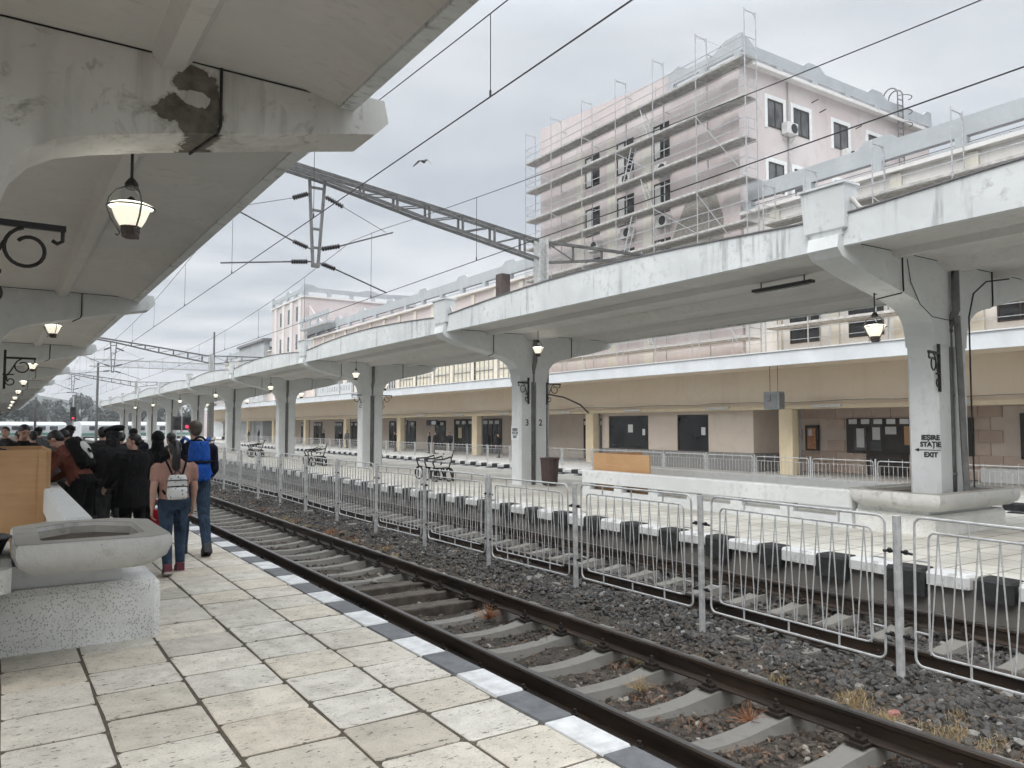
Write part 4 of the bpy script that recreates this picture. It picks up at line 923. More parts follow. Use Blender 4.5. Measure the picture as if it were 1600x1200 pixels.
# ================================================================== overhead line
def gantry(label, yg, detail=True):
    g_ = thing('catenary_gantry', label, 'gantry', (13.92, yg, 0)); ox = 13.92
    def part(mb, name, mat, par=None, smooth=False): mb.v = [(q[0]-ox, q[1], q[2]) for q in mb.v]; return mb.build(name, MATS[mat], par or g_, smooth)
    m_ = MB(); m_.box(13.74, 13.80, -.16, .16, .0, 7.65); m_.box(14.04, 14.10, -.16, .16, 0, 7.65); m_.box(13.801, 14.039, -.03, .03, 0, 7.65)
    part(m_, 'mast', 'galv')
    top = [(13.72,7.52),(9.73,8.05),(6.88,8.40),(5.92,8.52),(3.2,8.86),(-1.5,9.4)]; bot = [(13.72,6.95),(9.73,7.64),(6.88,8.22),(5.92,8.36),(3.2,8.70),(-1.5,9.24)]
    for nm, pts in (('top_chord', top), ('bottom_chord', bot)):
        for s_ in (-.14, .14):
            m_ = MB(); rr = []
            for x, z in pts: rr.append([(x, s_-.03, z-.04), (x, s_+.03, z-.04), (x, s_+.03, z+.04), (x, s_-.03, z+.04)])
            m_.rings(rr); part(m_, nm, 'gantry_steel')
    lerp = lambda pts, x: next(a[1]+(b[1]-a[1])*(x-a[0])/(b[0]-a[0]) for a, b in zip(pts, pts[1:]) if b[0] <= x <= a[0])
    xs_ = [13.2, 12.1, 11.0, 9.9, 8.9, 7.9]
    for i, x in enumerate(xs_):
        for s_ in (-.14, .14):
            m_ = MB(); m_.box(x-.03, x+.03, s_-.025, s_+.025, lerp(bot, x), lerp(top, x)); part(m_, 'upright', 'gantry_steel')
            if i < 5: x2 = xs_[i+1]; m_ = MB(); m_.tube([(x, s_, lerp(top, x)), (x2, s_, lerp(bot, x2))], .022, 4); part(m_, 'diagonal', 'gantry_steel')
    # stub boom to the other side
    for a, b in (((14.1,7.55),(18.2,7.62)), ((14.1,6.88),(18.2,7.50))):
        m_ = MB(); m_.rings([[(x, -.06, z-.04), (x, .06, z-.04), (x, .06, z+.04), (x, -.06, z+.04)] for x, z in (a, b)]); part(m_, 'stub_boom', 'gantry_steel')
    for x, za, zb in ((15.2, 7.05, 7.56), (16.4, 7.22, 7.58)): m_ = MB(); m_.box(x-.03, x+.03, -.03, .03, za, zb); part(m_, 'upright', 'gantry_steel')
    m_ = MB(); m_.tube([(14.2, 0, 7.5), (15.2, 0, 7.08)], .022, 4); part(m_, 'diagonal', 'gantry_steel')
    # hanging bracket with rungs
    h = MB()
    for xa, xb in ((6.44, 6.56), (6.86, 6.70)):
        h.rings([[(x-.035, -.035, z), (x+.035, -.035, z), (x+.035, .035, z), (x-.035, .035, z)] for x, z in ((xb, 5.92), (xa, 8.25))])
    for z in (6.4, 6.9, 7.4, 8.0): q = (z-5.92)/2.33; h.box(6.56-.12*q, 6.70+.16*q, -.025, .025, z-.03, z+.03)
    h.box(6.53, 6.73, -.06, .06, 5.88, 5.98); hb = part(h, 'hanging_bracket', 'pipe_grey')
    def arm(a, b, c, r=.022, name='arm'):
        """a at the bracket, insulator between a and b, tube from b to c (x, z)"""
        A, B, C = (Vector((q[0], 0, q[1])) for q in (a, b, c)); d = (B-A).normalized(); L_ = (B-A).length
        m_ = MB(); m_.tube([B-d*.05, C], r, 5); m_.tube([A, A+d*.12], .02, 5); o = part(m_, name, 'gantry_steel')
        i_ = MB(); n = 15; pts = []; rs = []
        for k in range(n): pts.append(A+d*(.10+(L_-.16)*k/(n-1))); rs.append(.035 if k % 2 == 0 else .075)
        i_.tube(pts, rs, 8); part(i_, 'insulator', 'insulator', hb)
    arm((6.49,7.85),(5.95,7.61),(4.62,7.19),.009,'stay'); arm((6.51,6.35),(5.97,6.52),(4.47,7.15)); arm((6.52,6.02),(5.93,5.95),(4.24,5.72)); 
    arm((6.8,7.84),(7.43,7.59),(8.62,7.09),.009,'stay'); arm((6.7,6.36),(7.35,6.55),(8.84,7.12)); arm((6.71,6.02),(7.23,5.88),(8.66,5.40))
    return g_
gantry('steel catenary boom and mast rising behind the canopy nearest the tower', 19.6); gantry('second steel catenary gantry further along the tracks', 67.0)
gantry('third steel catenary gantry, small in the distance', 112.0)
def wire_pair(lab, xa, zc, zlow, zsup, sup, rz, off=0.0):
    c = thing('contact_wire', 'overhead contact wire with droppers above the %s track' % lab, 'wire', (0, 0, 0), rz)
    span = lambda y: max([s for s in sup if s <= y] or [sup[0]-47]), lambda y: min([s for s in sup if s > y] or [sup[-1]+47])
    def zm(y):
        a, b = span[0](y), span[1](y); q = (y-a)/(b-a)*2-1; return zlow+(zsup-zlow)*q*q
    ys_ = [-14+2.0*k for k in range(84)]
    m_ = MB(); m_.tube([(xa, y, zc+off*y) for y in ys_], .0085, 4); m_.build('wire', MATS['wire'], c)
    m_ = MB(); m_.tube([(xa, y, zm(y)) for y in ys_], .007, 4); m_.build('messenger_wire', MATS['wire'], c)
    for k in range(16):
        y = (7.2 if lab == 'nearest' else 13.2)+k*(6.0 if lab == 'nearest' else 5.4); m_ = MB(); m_.tube([(xa, y, zc), (xa, y, zm(y))], .0055, 4); m_.tube([(xa, y, zc), (xa, y, zc+.07)], .014, 5); m_.build('dropper', MATS['wire'], c)
SUP = [-27.4, 19.6, 67.0, 112.0, 158]
wire_pair('nearest', 4.42, 5.40, 6.15, 7.1, SUP, 0); wire_pair('second', 7.78, 5.03, 5.72, 6.85, SUP, 0)
for s_, x, za, zb in (('nearest', 4.42, 5.40, 7.1), ('second', 8.6, 5.03, 7.0)): pass

# ================================================================== hanging lamps
def lamp_meshes():
    rod = MB(); rod.tube([(0,0,.25),(0,0,.62)], .011, 6); rod.tube([(0,0,.60),(.07,0,.60)], .010, 4); rod.lathe([(.04,.225),(.05,.24),(.05,.27),(.02,.31)], 10)
    arms = MB()
    for k in range(3):
        a = R(120*k+20); pts = [(math.cos(a)*r_, math.sin(a)*r_, z) for r_, z in ((.04,.28),(.12,.245),(.175,.17),(.195,.09),(.165,-.01),(.105,-.11),(.085,-.15),(.105,-.175),(.12,-.155))]; arms.tube(pts, .0085, 5)
    arms.tube([(.197*math.cos(R(15*k)), .197*math.sin(R(15*k)), .085) for k in range(24)], .009, 5, closed=True)
    glass = MB(); glass.lathe([(.085,-.09),(.125,-.02),(.155,.06),(.16,.085),(.15,.09)], 18)
    disc = MB(); disc.lathe([(.185,.093),(.19,.10),(.15,.118),(.05,.135)], 18)
    cap = MB(); cap.lathe([(.05,.136),(.05,.15),(.03,.17),(.012,.19)], 10)
    base = MB(); base.lathe([(.05,-.19),(.075,-.175),(.07,-.15),(.082,-.13),(.08,-.1),(.088,-.088)], 14)
    return [(n, m_.mesh(n, MATS[mt], sm)) for n, m_, mt, sm in (('rod', rod, 'black_iron', False), ('cage', arms, 'gantry_steel', True), ('glass_bowl', glass, 'lamp_glass', True), ('reflector', disc, 'lamp_glow', True), ('cap', cap, 'black_iron', False), ('base', base, 'dark_brown_metal', False))]
LAMP = lamp_meshes()
def lamp(label, x, y, z, rz=0, rod_to=None):
    o = thing('hanging_lamp', label, 'lamp', (x, y, z), rz, 'lit hanging lamps')
    for n, me in LAMP: obj(n, me, o).scale = (.87, .87, .87) if n != 'rod' else (1, 1, 1)
    if rod_to and rod_to-z > .64: m_ = MB(); m_.tube([(0,0,.6),(0,0,rod_to-z)], .011, 6); m_.build('rod', MATS['black_iron'], o)
ORD = ['first', 'second', 'third', 'fourth', 'fifth', 'sixth', 'seventh', 'eighth', 'ninth', 'tenth']
for k in range(9):
    yb = 6.3+12*k
    if k == 0: X0, Y0 = p1(.81, 6.62); lamp('largest lit hanging lamp, under the beam with peeling paint', X0, Y0, 3.34, .5, 3.95)
    else: X0, Y0 = p1(.88, yb+.40); lamp('%s lit hanging lamp counted from the camera under the left canopy' % ORD[k], X0, Y0, 3.72, .5*k, 4.42)
RL = [(11.39,6.95,3.19,3.82),(12.39,17.6,3.82,4.38),(11.79,29.65,3.75,4.38),(11.73,41.65,3.72,4.38),(11.48,53.65,3.69,4.38),(11.34,65.65,3.63,4.38),(11.1,77.6,3.6,4.38),(11.1,89.6,3.6,4.38)]
for k, (x, y, z, t_) in enumerate(RL): lamp(['lit hanging lamp beside the column with the exit lettering', 'lit hanging lamp in front of the column numbered 3 and 2'][k] if k < 2 else '%s lit lamp along the near side of the island canopy' % ORD[k], x, y, z, .3*k, t_)
for k, (x, y, z) in enumerate(((13.65,31,3.42),(13.85,43,3.45),(13.87,55,3.42),(13.7,67,3.4))): lamp('%s lit lamp on the far side of the island canopy' % ORD[k] if k < 4 else 'lit lamp half cut off by the right picture edge', x, y, z, .7*k, 4.3 if k < 4 else 3.9)
# scrolled iron brackets on the columns
def bracket_mesh():
    b = MB(); b.box(-.025, .02, -.02, .02, -.55, .22); b.box(-.52, -.026, -.018, .018, .045, .085); b.tube([(-.50,0,.05),(-.50,0,-.02),(-.47,0,-.04),(-.44,0,-.02)], .014, 5)
    def spiral(cx, cz, r0, r1, a0, turns, n=22): return [(cx+(r0+(r1-r0)*k/n)*math.cos(R(a0+360*turns*k/n)), 0, cz+(r0+(r1-r0)*k/n)*math.sin(R(a0+360*turns*k/n))) for k in range(n+1)]
    b.tube(spiral(-.30, -.10, .145, .075, 80, -1.1), .013, 5); b.tube(spiral(-.10, -.40, .09, .04, 60, -1.2), .012, 5)
    b.tube([(-.17,0,-.06),(-.10,0,-.20),(-.03,0,-.30),(-.05,0,-.40)], .013, 5); b.box(-.16, .03, -.012, .012, -.275, -.25); return b.mesh('iron_bracket', MATS['black_iron'])
BK = bracket_mesh()
def bracket(label, x, y, z, rz): o = obj('iron_bracket', BK, None, (x, y, z), (0, 0, rz)); tag(o, label, 'bracket', 'scrolled iron brackets on columns')
bracket('black scrolled iron bracket on the column with exit lettering', 12.46, 6.53, 2.80, R(12)); bracket('black scrolled iron bracket left of the painted number 3', 12.70, 18.53, 2.9, R(20))
bracket('black scrolled iron bracket on the third canopy column', 12.5, 30.6, 2.95, 0); bracket('black scrolled iron bracket on the far side of the third column', 13.3, 30.6, 2.95, R(180)); bracket('black scrolled iron bracket right of the painted number 2', 13.4, 18.6, 2.9, R(180))
X0, Y0 = p1(-.18, 6.02); bracket('large scrolled iron bracket at the left picture edge', X0, Y0, 2.98, R(180)+D1)
X0, Y0 = p1(.05, 18.0); bracket('scrolled iron bracket under the second left beam', X0, Y0, 2.98, R(180)+D1)
# ================================================================== painted lettering
def lettering(par, s, size, loc, rot, mat='letter_black', bold=.005, label=None):
    o = obj('painted_lettering', text_mesh(s, size, MATS[mat], .0015, bold=bold), par, loc, rot)
    if label: tag(o, label, 'lettering')
    return o
RXm = (R(90), 0, R(-90))
ex = thing('exit_sign', 'black stencilled exit lettering with arrow on a canopy column', 'sign', (12.414, 6.72, 1.37))
for s, z, sz in (('IEȘIRE', .145, .108), ('STAȚIE', .035, .108), ('EXIT', -.13, .108)): lettering(ex, s, sz, (-.001, -.04, z), RXm)
ar = MB(); ar.box(-.0025, .0, -.20, .17, -.058, -.046); ar.prism([(.225,-.052),(.15,-.022),(.15,-.082)], -.0025, 0.0, 'x'); ar.build('arrow', MATS['letter_black'], ex)
e2 = thing('exit_sign', 'small stencilled exit lettering on the numbered column', 'sign', (12.414, 18.82, 1.5))
for s, z in (('IEȘIRE', .1), ('STAȚIE', .0), ('EXIT', -.11)): lettering(e2, s, .10, (-.001, 0, z), RXm)
m_ = MB(); m_.box(-.0005, .004, -.2, .2, -.2, .2); m_.build('white_field', MATS['sign_white'], e2, loc=(-.0002, 0, 0))
lettering(None, '3', .26, (12.66, 18.546, 1.80), (R(90), 0, 0), label='black painted digit three left of the downpipe'); lettering(None, '2', .26, (13.14, 18.546, 1.80), (R(90), 0, 0), label='black painted digit two right of the downpipe')
# ================================================================== stairwell parapets, planters, plywood
def parapet(label, xc, y0, y1, h, par_loc, rz, side=1, half=.98):
    p = thing('stairwell_parapet', label, 'parapet', (*par_loc, 0), rz)
    for s_ in (-1, 1):
        x = xc+s_*half; a, b = x-.11, x+.11
        m_ = MB(); m_.bbox(a, b, y0, y1, h-.30, h, .025); m_.build('top_rail', MATS['white_conc'], p)
        m_ = MB(); m_.box(a+.03, b-.03, y0, y1, -.02, h-.46); m_.build('low_wall', MATS['white_conc'], p)
        n = int((y1-y0)/1.15)
        for k in range(n+1): yy = y0+.15+(y1-y0-.3)*k/n; m_ = MB(); m_.box(a+.035, b-.035, yy-.14, yy+.14, h-.459, h-.301); m_.build('block', MATS['white_conc'], p)
    return p
parapet('white concrete parapet round the stairwell on the island platform', 0, .95, 8.2, .63, (12.95, 6.8), 0)
X0, Y0 = p1(-.45, 6.3); parapet('grey topped concrete parapet of the near stairwell', 0, 1.5, 7.8, .90, (X0, Y0), D1, half=1.06)
def plank_box(label, loc, rz, x0, x1, y0, y1, z0, z1, seam=None, cat='board'):
    o = thing('plywood_hoarding', label, cat, loc, rz); t_ = .025
    m_ = MB(); m_.box(x0, x1, y0, y0+t_, z0, z1); m_.build('panel', MATS['plywood'], o)
    m_ = MB(); m_.box(x1-t_-.001, x1-.001, y0+t_+.001, y1, z0, z1); m_.build('panel', MATS['plywood'], o)
    m_ = MB(); m_.box(x0, x0+t_, y0+t_+.001, y1, z0, z1); m_.build('panel', MATS['plywood'], o)
    m_ = MB(); m_.box(x0+t_+.001, x1-t_-.002, y1-t_, y1, z0, z1); m_.build('panel', MATS['plywood'], o)
    if seam is not None: m_ = MB(); m_.box(seam-.05, seam+.04, y0-.022, y0-.001, z0, z1); m_.build('batten', MATS['plywood'], o)
    return o
plank_box('orange brown plywood hoarding at the left picture edge, in front of people', (X0, Y0, 0), D1, -.93, 1.02, 5.3, 7.6, .02, 1.40, seam=.93)
o = thing('plywood_hoarding', 'orange brown plywood board above the island stairwell parapet', 'board', (12.95, 6.8, 0)); m_ = MB(); m_.box(-.80, -.76, 6.1, 8.1, .1, 1.04); m_.build('panel', MATS['plywood'], o); m_ = MB(); m_.box(-.755, .8, 8.06, 8.1, .1, 1.04); m_.build('panel', MATS['plywood'], o)
def planter(label, loc, rz, x0, x1, y0, y1, zb, zt, base, mirror=False):
    """trough of precast concrete with bulging sides on a stippled base block"""
    p = thing('concrete_planter', label, 'planter', loc, rz); ch = .24
    def oct_(ins, z): 
        a, b, c, d = x0+ins, x1-ins, y0+ins, y1-ins
        return [(a+.02,c,z),(b-ch*.55,c,z),(b-.10,c+.03,z),(b,c+ch*.5,z),(b,d-ch,z),(b-ch,d,z),(a+ch,d,z),(a,d-ch,z),(a,c+.05,z)]
    m_ = MB(); th = .17
    m_.rings([oct_(.32, zb), oct_(.12, zb+.03), oct_(.03, zb+.10), oct_(.0, zb+.18), oct_(.0, zt-.02), oct_(.015, zt), oct_(th, zt), oct_(th+.02, zt-.15)])
    tr_ = m_.build('trough', MATS['rough_white'], p); smooth_angle(tr_, 50)
    rm = MB(); rm.rings([oct_(.012, zt+.001), oct_(.016, zt+.006), oct_(th-.003, zt+.006), oct_(th+.027, zt-.148)], caps=False); rm.build('worn_rim', MATS['wet_conc'], p)
    s_ = MB(); s_.rings([oct_(th+.018, zt-.149), oct_(th+.018, zt-.085), oct_(th+.2, zt-.065), oct_(th+.3, zt-.07)]); s_.build('soil', MATS['planter_soil'], p)
    bx0, bx1, by0, by1, bz = base
    m_ = MB(); m_.bbox(bx0, bx1, by0, by1, -.01, bz, .05); m_.build('base_block', MATS['stipple'], p)
    m_ = MB(); m_.box(bx0+.05, bx1-.28, by0+.10, by1-.1, bz+.001, zb+.02); m_.build('support_slab', MATS['white_conc'], p)
    return p
X1, Y1 = p1(0, 0)
pl1 = planter('pitted white concrete planter trough on a stippled block, nearest the camera', (X1, Y1, 0), D1, .10, 1.13, 6.28, 7.72, .62, .88, (-1.6, 1.14, 6.86, 7.55, .47))
m_ = MB(); m_.rings([[(x0_, 6.2+dy, z) for x0_, dy, z in ((-1.7,-.02,zz),(.06,-.02,zz),(.10,.05,zz),(.10,1.5,zz),(-1.7,1.5,zz))] for zz in (.58,.66,.74)]); m_.build('low_trough', MATS['rough_white'], pl1)
r2 = random.Random(9)
# black basin on the planter
bs = MB(); bs.lathe([(.20,0),(.24,.10),(.27,.13),(.25,.14),(.20,.11),(.16,.03)], 20); o = bs.build('black_basin', MATS['ac_dark'], loc=(*p1(-.16, 6.95), .745)); tag(o, 'black round basin on the planter at the left picture edge', 'basin')
planter('white concrete planter trough around the column with exit lettering', (11.72, 6.0, 0), 0, 0.0, 2.7, 0.2, 1.85, .36, .66, (.2, 2.5, .40, 1.75, .32))
# ================================================================== benches, bin, clock, tube light
def bench(label, x, y, rz):
    b = thing('park_bench', label, 'bench', (x, y, 0), rz, 'slatted benches on the island platform')
    for k in range(3): m_ = MB(); m_.bbox(.0-.19+k*.15, -.06+k*.15, -.85, .85, .43, .465, .006); m_.build('seat_slat', MATS['bench_wood'], b)
    for k in range(3): m_ = MB(); m_.box(.30+k*.035, .33+k*.035, -.8, .8, .56+k*.13, .665+k*.13); m_.build('back_slat', MATS['bench_wood'], b)
    for yy in (-.78, 0, .78):
        m_ = MB(); m_.tube([(.28+.13*math.cos(R(a)), yy, .2+.20*math.sin(R(a))) for a in range(0, 360, 24)], .028, 6, closed=True); m_.tube([(-.18+.13*math.cos(R(a)), yy, .2+.20*math.sin(R(a))) for a in range(0, 360, 24)], .028, 6, closed=True)
        m_.tube([(-.22,yy,.02),(-.2,yy,.41),(.27,yy,.41),(.42,yy,.95)], .026, 6); m_.tube([(.36,yy,.75),(.1,yy,.68),(-.2,yy,.66),(-.25,yy,.56),(-.2,yy,.42)], .024, 6); m_.tube([(.42,yy,.0),(.28,yy,.41)], .026, 6); m_.build('iron_frame', MATS['black_iron'], b)
bench('slatted iron bench nearest the column numbered 3', 11.3, 21.9, R(-8)); bench('slatted iron bench beyond the third canopy column', 11.2, 33.0, R(-8)); bench('slatted iron bench beside the fourth canopy column', 11.5, 43.8, R(-8)); bench('slatted iron bench furthest along the island platform', 11.4, 55.5, R(-6))
bn = thing('litter_bin', 'brown litter bin at the foot of the numbered column', 'bin', (13.0, 17.9, 0))
m_ = MB(); m_.lathe([(.20,.02),(.23,.1),(.27,.75)], 14); m_.build('bucket', MATS['bin_brown'], bn); m_ = MB(); m_.lathe([(.275,.751),(.285,.77),(.285,.8),(.25,.805)], 14); m_.build('rim', MATS['bin_brown'], bn)
ck = thing('station_clock', 'grey green box clock hanging from the station canopy', 'clock', (27.3, 21.3, 2.42))
m_ = MB(); m_.bbox(-.22, .22, -.38, .38, 0, .75, .03); m_.build('case', MATS['clock_green'], ck); m_ = MB(); m_.box(-.24, -.221, -.33, .33, .05, .68); f_ = m_.build('clock_face', MATS['frame_grey'], ck)
m_ = MB(); m_.box(-.25, -.241, -.02, .02, .35, .60); m_.build('hand', MATS['letter_black'], f_); m_ = MB(); m_.box(-.25, -.241, -.005, .16, .34, .37); m_.build('hand', MATS['letter_black'], f_)
m_ = MB(); m_.box(-.18, .18, -.402, -.381, .08, .66); m_.build('clock_face', MATS['frame_grey'], ck)
for yy in (-.2, .2): m_ = MB(); m_.tube([(0, yy, .75), (0, yy, 1.9)], .015, 5); m_.build('hanger', MATS['frame_grey'], ck)
fl = thing('tube_light', 'unlit dark tube light fitting under the island canopy soffit', 'light', (11.3, 8.6, 4.18)); m_ = MB(); m_.box(-.06, .06, -.62, .62, -.05, .0); m_.build('housing', MATS['ac_dark'], fl); m_ = MB(); m_.tube([(0,-.55,-.08),(0,.55,-.08)], .02, 6); m_.build('tube', MATS['paper'], fl)
for yy in (-.45, .45): m_ = MB(); m_.tube([(0, yy, 0), (0, yy, .2)], .012, 4); m_.build('hanger', MATS['cable'], fl)
# curved iron arm and brown roof duct, cables on column A
m_ = MB(); m_.tube([(29.02, 36.0, 2.5), (28.7, 36.4, 3.0), (28.1, 37.2, 3.45), (27.2, 38.4, 3.75), (26.3, 39.6, 3.85)], .045, 6); o = m_.build('swan_neck_arm', MATS['black_iron']); tag(o, 'black swan neck arm curving from a cream station column', 'lamp arm')
m_ = MB(); m_.bbox(-.17, .17, -.17, .17, 0, 1.95, .01); o = m_.build('roof_duct', MATS['dark_brown_metal'], loc=(13.0, 20.4, 4.57)); tag(o, 'dark brown square duct standing on the island canopy roof', 'duct')
m_ = MB(); pts = [(12.6,6.535,3.98),(12.75,6.53,3.6),(12.95,6.50,3.42),(13.1,6.45,3.40)]; m_.tube([(11.62,6.53,4.3),(11.7,6.53,3.95),(11.95,6.53,3.62),(12.3,6.53,3.45),(12.85,6.5,3.42)], .007, 5); o = m_.build('loose_cable', MATS['cable']); tag(o, 'loose cable looping across the beam beside the exit column', 'cable')
m_ = MB(); m_.tube([(13.28,6.45,.7),(13.25,6.44,2.2),(13.22,6.42,3.5),(13.35,6.40,3.9),(13.8,6.4,4.15),(14.6,6.4,4.28)], .014, 5); o = m_.build('cable_run', MATS['cable']); tag(o, 'thick black cable climbing the exit column beside the grey pipe', 'cable')
m_ = MB(); m_.tube([(12.95,6.40,.55),(12.97,6.43,1.1),(12.9,6.45,3.5)], .05, 8); o = m_.build('drain_pipe', MATS['pipe_grey']); tag(o, 'grey drain pipe with kicked foot on the exit column', 'pipe')
# bird
b = MB(); b.ell((0,0,0), .16, .05, .05, 8, 6); o_ = thing('flying_bird', 'small dark bird flying in the overcast sky', 'bird', (12.95, 26, 11.8), .6); bd = b.build('body', MATS['ac_dark'], o_, True)
for s_ in (-1, 1):
    w1 = MB(); w1.rings([[(x, s_*y, z-t_), (x+c, s_*y, z-t_), (x+c, s_*y, z+t_), (x, s_*y, z+t_)] for x, y, z, c, t_ in ((-.07,.03,.02,.15,.012),(-.05,.18,.06,.13,.008),(-.12,.38,-.16,.07,.004))]); w1.build('wing', MATS['frame_grey'], o_)
# ================================================================== people
def cloth(key, c, var=.35, scale=7, rough=.9):
    t = NT(key); n = t.noise(scale, 5, .6); f = t.noise(220, 2, .5); t.col(t.mix(t.ramp(n, .3, .7), tuple(q*(1-var) for q in c), tuple(min(1, q*(1+var*.5)) for q in c))); t.rough(rough)
    t.b.inputs['Specular IOR Level'].default_value = .2; t.bump(t.math('ADD', t.noise((9,9,4), 4, .55, dist=1.5), t.math('MULTIPLY', f, .06)), .9, .06); return t.done(key)
cloth('c_black', (.009,.009,.0095)); cloth('c_char', (.03,.03,.032)); cloth('c_jeans', (.038,.062,.10), .45, 9); cloth('c_jeans_dark', (.035,.045,.06), .4, 9); cloth('c_peach', (.40,.235,.19), .2)
cloth('c_rust', (.16,.055,.04), .3); cloth('c_blue', (.01,.085,.40), .35, 6, .6); cloth('c_navy', (.012,.014,.025)); cloth('c_olive', (.035,.03,.024)); cloth('c_grey', (.09,.095,.10)); cloth('c_red', (.35,.012,.02)); cloth('c_white', (.62,.62,.60), .1)
plain('skin', (.42,.25,.19), .55, var=.12, scale=12); plain('hair_black', (.010,.009,.009), .5, var=.3, scale=40); plain('hair_brown', (.075,.055,.042), .6, var=.35, scale=40); plain('shoe_dark', (.02,.02,.022), .6); plain('shoe_wine', (.12,.015,.03), .7); plain('sole', (.45,.42,.38), .8); plain('eye_dark', (.01,.008,.007), .3); plain('lip', (.30,.13,.11), .5)
t = NT('printed_canvas'); v_ = t.voro((26,26,22)); c_ = t.noise(46, 2, .5); t.col(t.mix(t.math('MULTIPLY', t.math('LESS_THAN', v_, .27), t.math('GREATER_THAN', c_, .47)), (.60,.60,.585), (.05,.05,.055))); t.rough(.7); t.done('c_print')
def remesh(mb, name, mat, vox, parent, smooth_it=2, dec=None):
    me = mb.mesh(name, mat if isinstance(mat, list) else MATS[mat]); o = bpy.data.objects.new(name, me)
    md = o.modifiers.new('r', 'REMESH'); md.mode = 'VOXEL'; md.voxel_size = vox; md.use_smooth_shade = True
    sm = o.modifiers.new('s', 'SMOOTH'); sm.factor = .5; sm.iterations = smooth_it
    m2 = evaluated_mesh(o); bpy.data.meshes.remove(me)
    m2.name = name; m2.materials.clear(); m2.materials.append(MATS[mat]); m2.polygons.foreach_set('use_smooth', [True]*len(m2.polygons))
    return obj(name, m2, parent)
def limb(mb, pts, rs, n=12, flat=1.0):
    """tapered tube through joints with rounded ends and soft bends"""
    P = [Vector(p) for p in pts]; out_p = []; out_r = []
    for i in range(len(P)-1):
        for k in range(6):
            q = k/6; out_p.append(P[i].lerp(P[i+1], q)); out_r.append(rs[i]+(rs[i+1]-rs[i])*q)
    out_p.append(P[-1]); out_r.append(rs[-1]); d0 = (P[0]-P[1]).normalized(); d1 = (P[-1]-P[-2]).normalized()
    out_p = [P[0]+d0*rs[0]*.8] + out_p + [P[-1]+d1*rs[-1]*.8]; out_r = [rs[0]*.45] + out_r + [rs[-1]*.45]
    mb.tube([tuple(p) for p in out_p], out_r, n, flat=flat)
def ering(c, rx, ry, n=16, M=None):
    pts = []
    for k in range(n):
        a = 2*math.pi*k/n; q = Vector((rx*math.copysign(abs(math.cos(a))**.85, math.cos(a)), ry*math.copysign(abs(math.sin(a))**.85, math.sin(a)), 0))
        if M is not None: q = M @ q
        pts.append(tuple(Vector(c)+q))
    return pts
def hand(mb, wrist, d, side, h):
    """palm, four curled fingers of unequal length and a thumb leaving the side of the palm"""
    s = h/1.75; d = Vector(d).normalized(); fw = Vector((0,1,0)); fw = (fw-d*fw.dot(d)).normalized(); ac_ = d.cross(fw)*side
    w0 = Vector(wrist); pal = w0+d*.085*s
    mb.rings([[tuple(w0+d*q*s+fw*a*s+ac_*b*s) for a, b in ((-wd,-.014),(wd,-.014),(wd,.014),(-wd,.014))] for q, wd in ((-.01,.026),(.03,.036),(.085,.041),(.095,.034))])
    for k, (o_, ln) in enumerate(((.030,.070),(.010,.080),(-.010,.074),(-.029,.058))):
        a = w0+d*.08*s+fw*o_*s; b = a+d*ln*.5*s-ac_*.008*s; c = b+d*ln*.38*s-ac_*.03*s; e = c+d*ln*.12*s-ac_*.025*s; mb.tube([tuple(a), tuple(b), tuple(c), tuple(e)], [.0095*s,.009*s,.0085*s,.006*s], 6)
    a = w0+d*.03*s+fw*.03*s; b = a+fw*.03*s+d*.025*s-ac_*.008*s; c = b+fw*.008*s+d*.035*s-ac_*.012*s; mb.tube([tuple(a), tuple(b), tuple(c)], [.013*s,.0105*s,.008*s], 6)
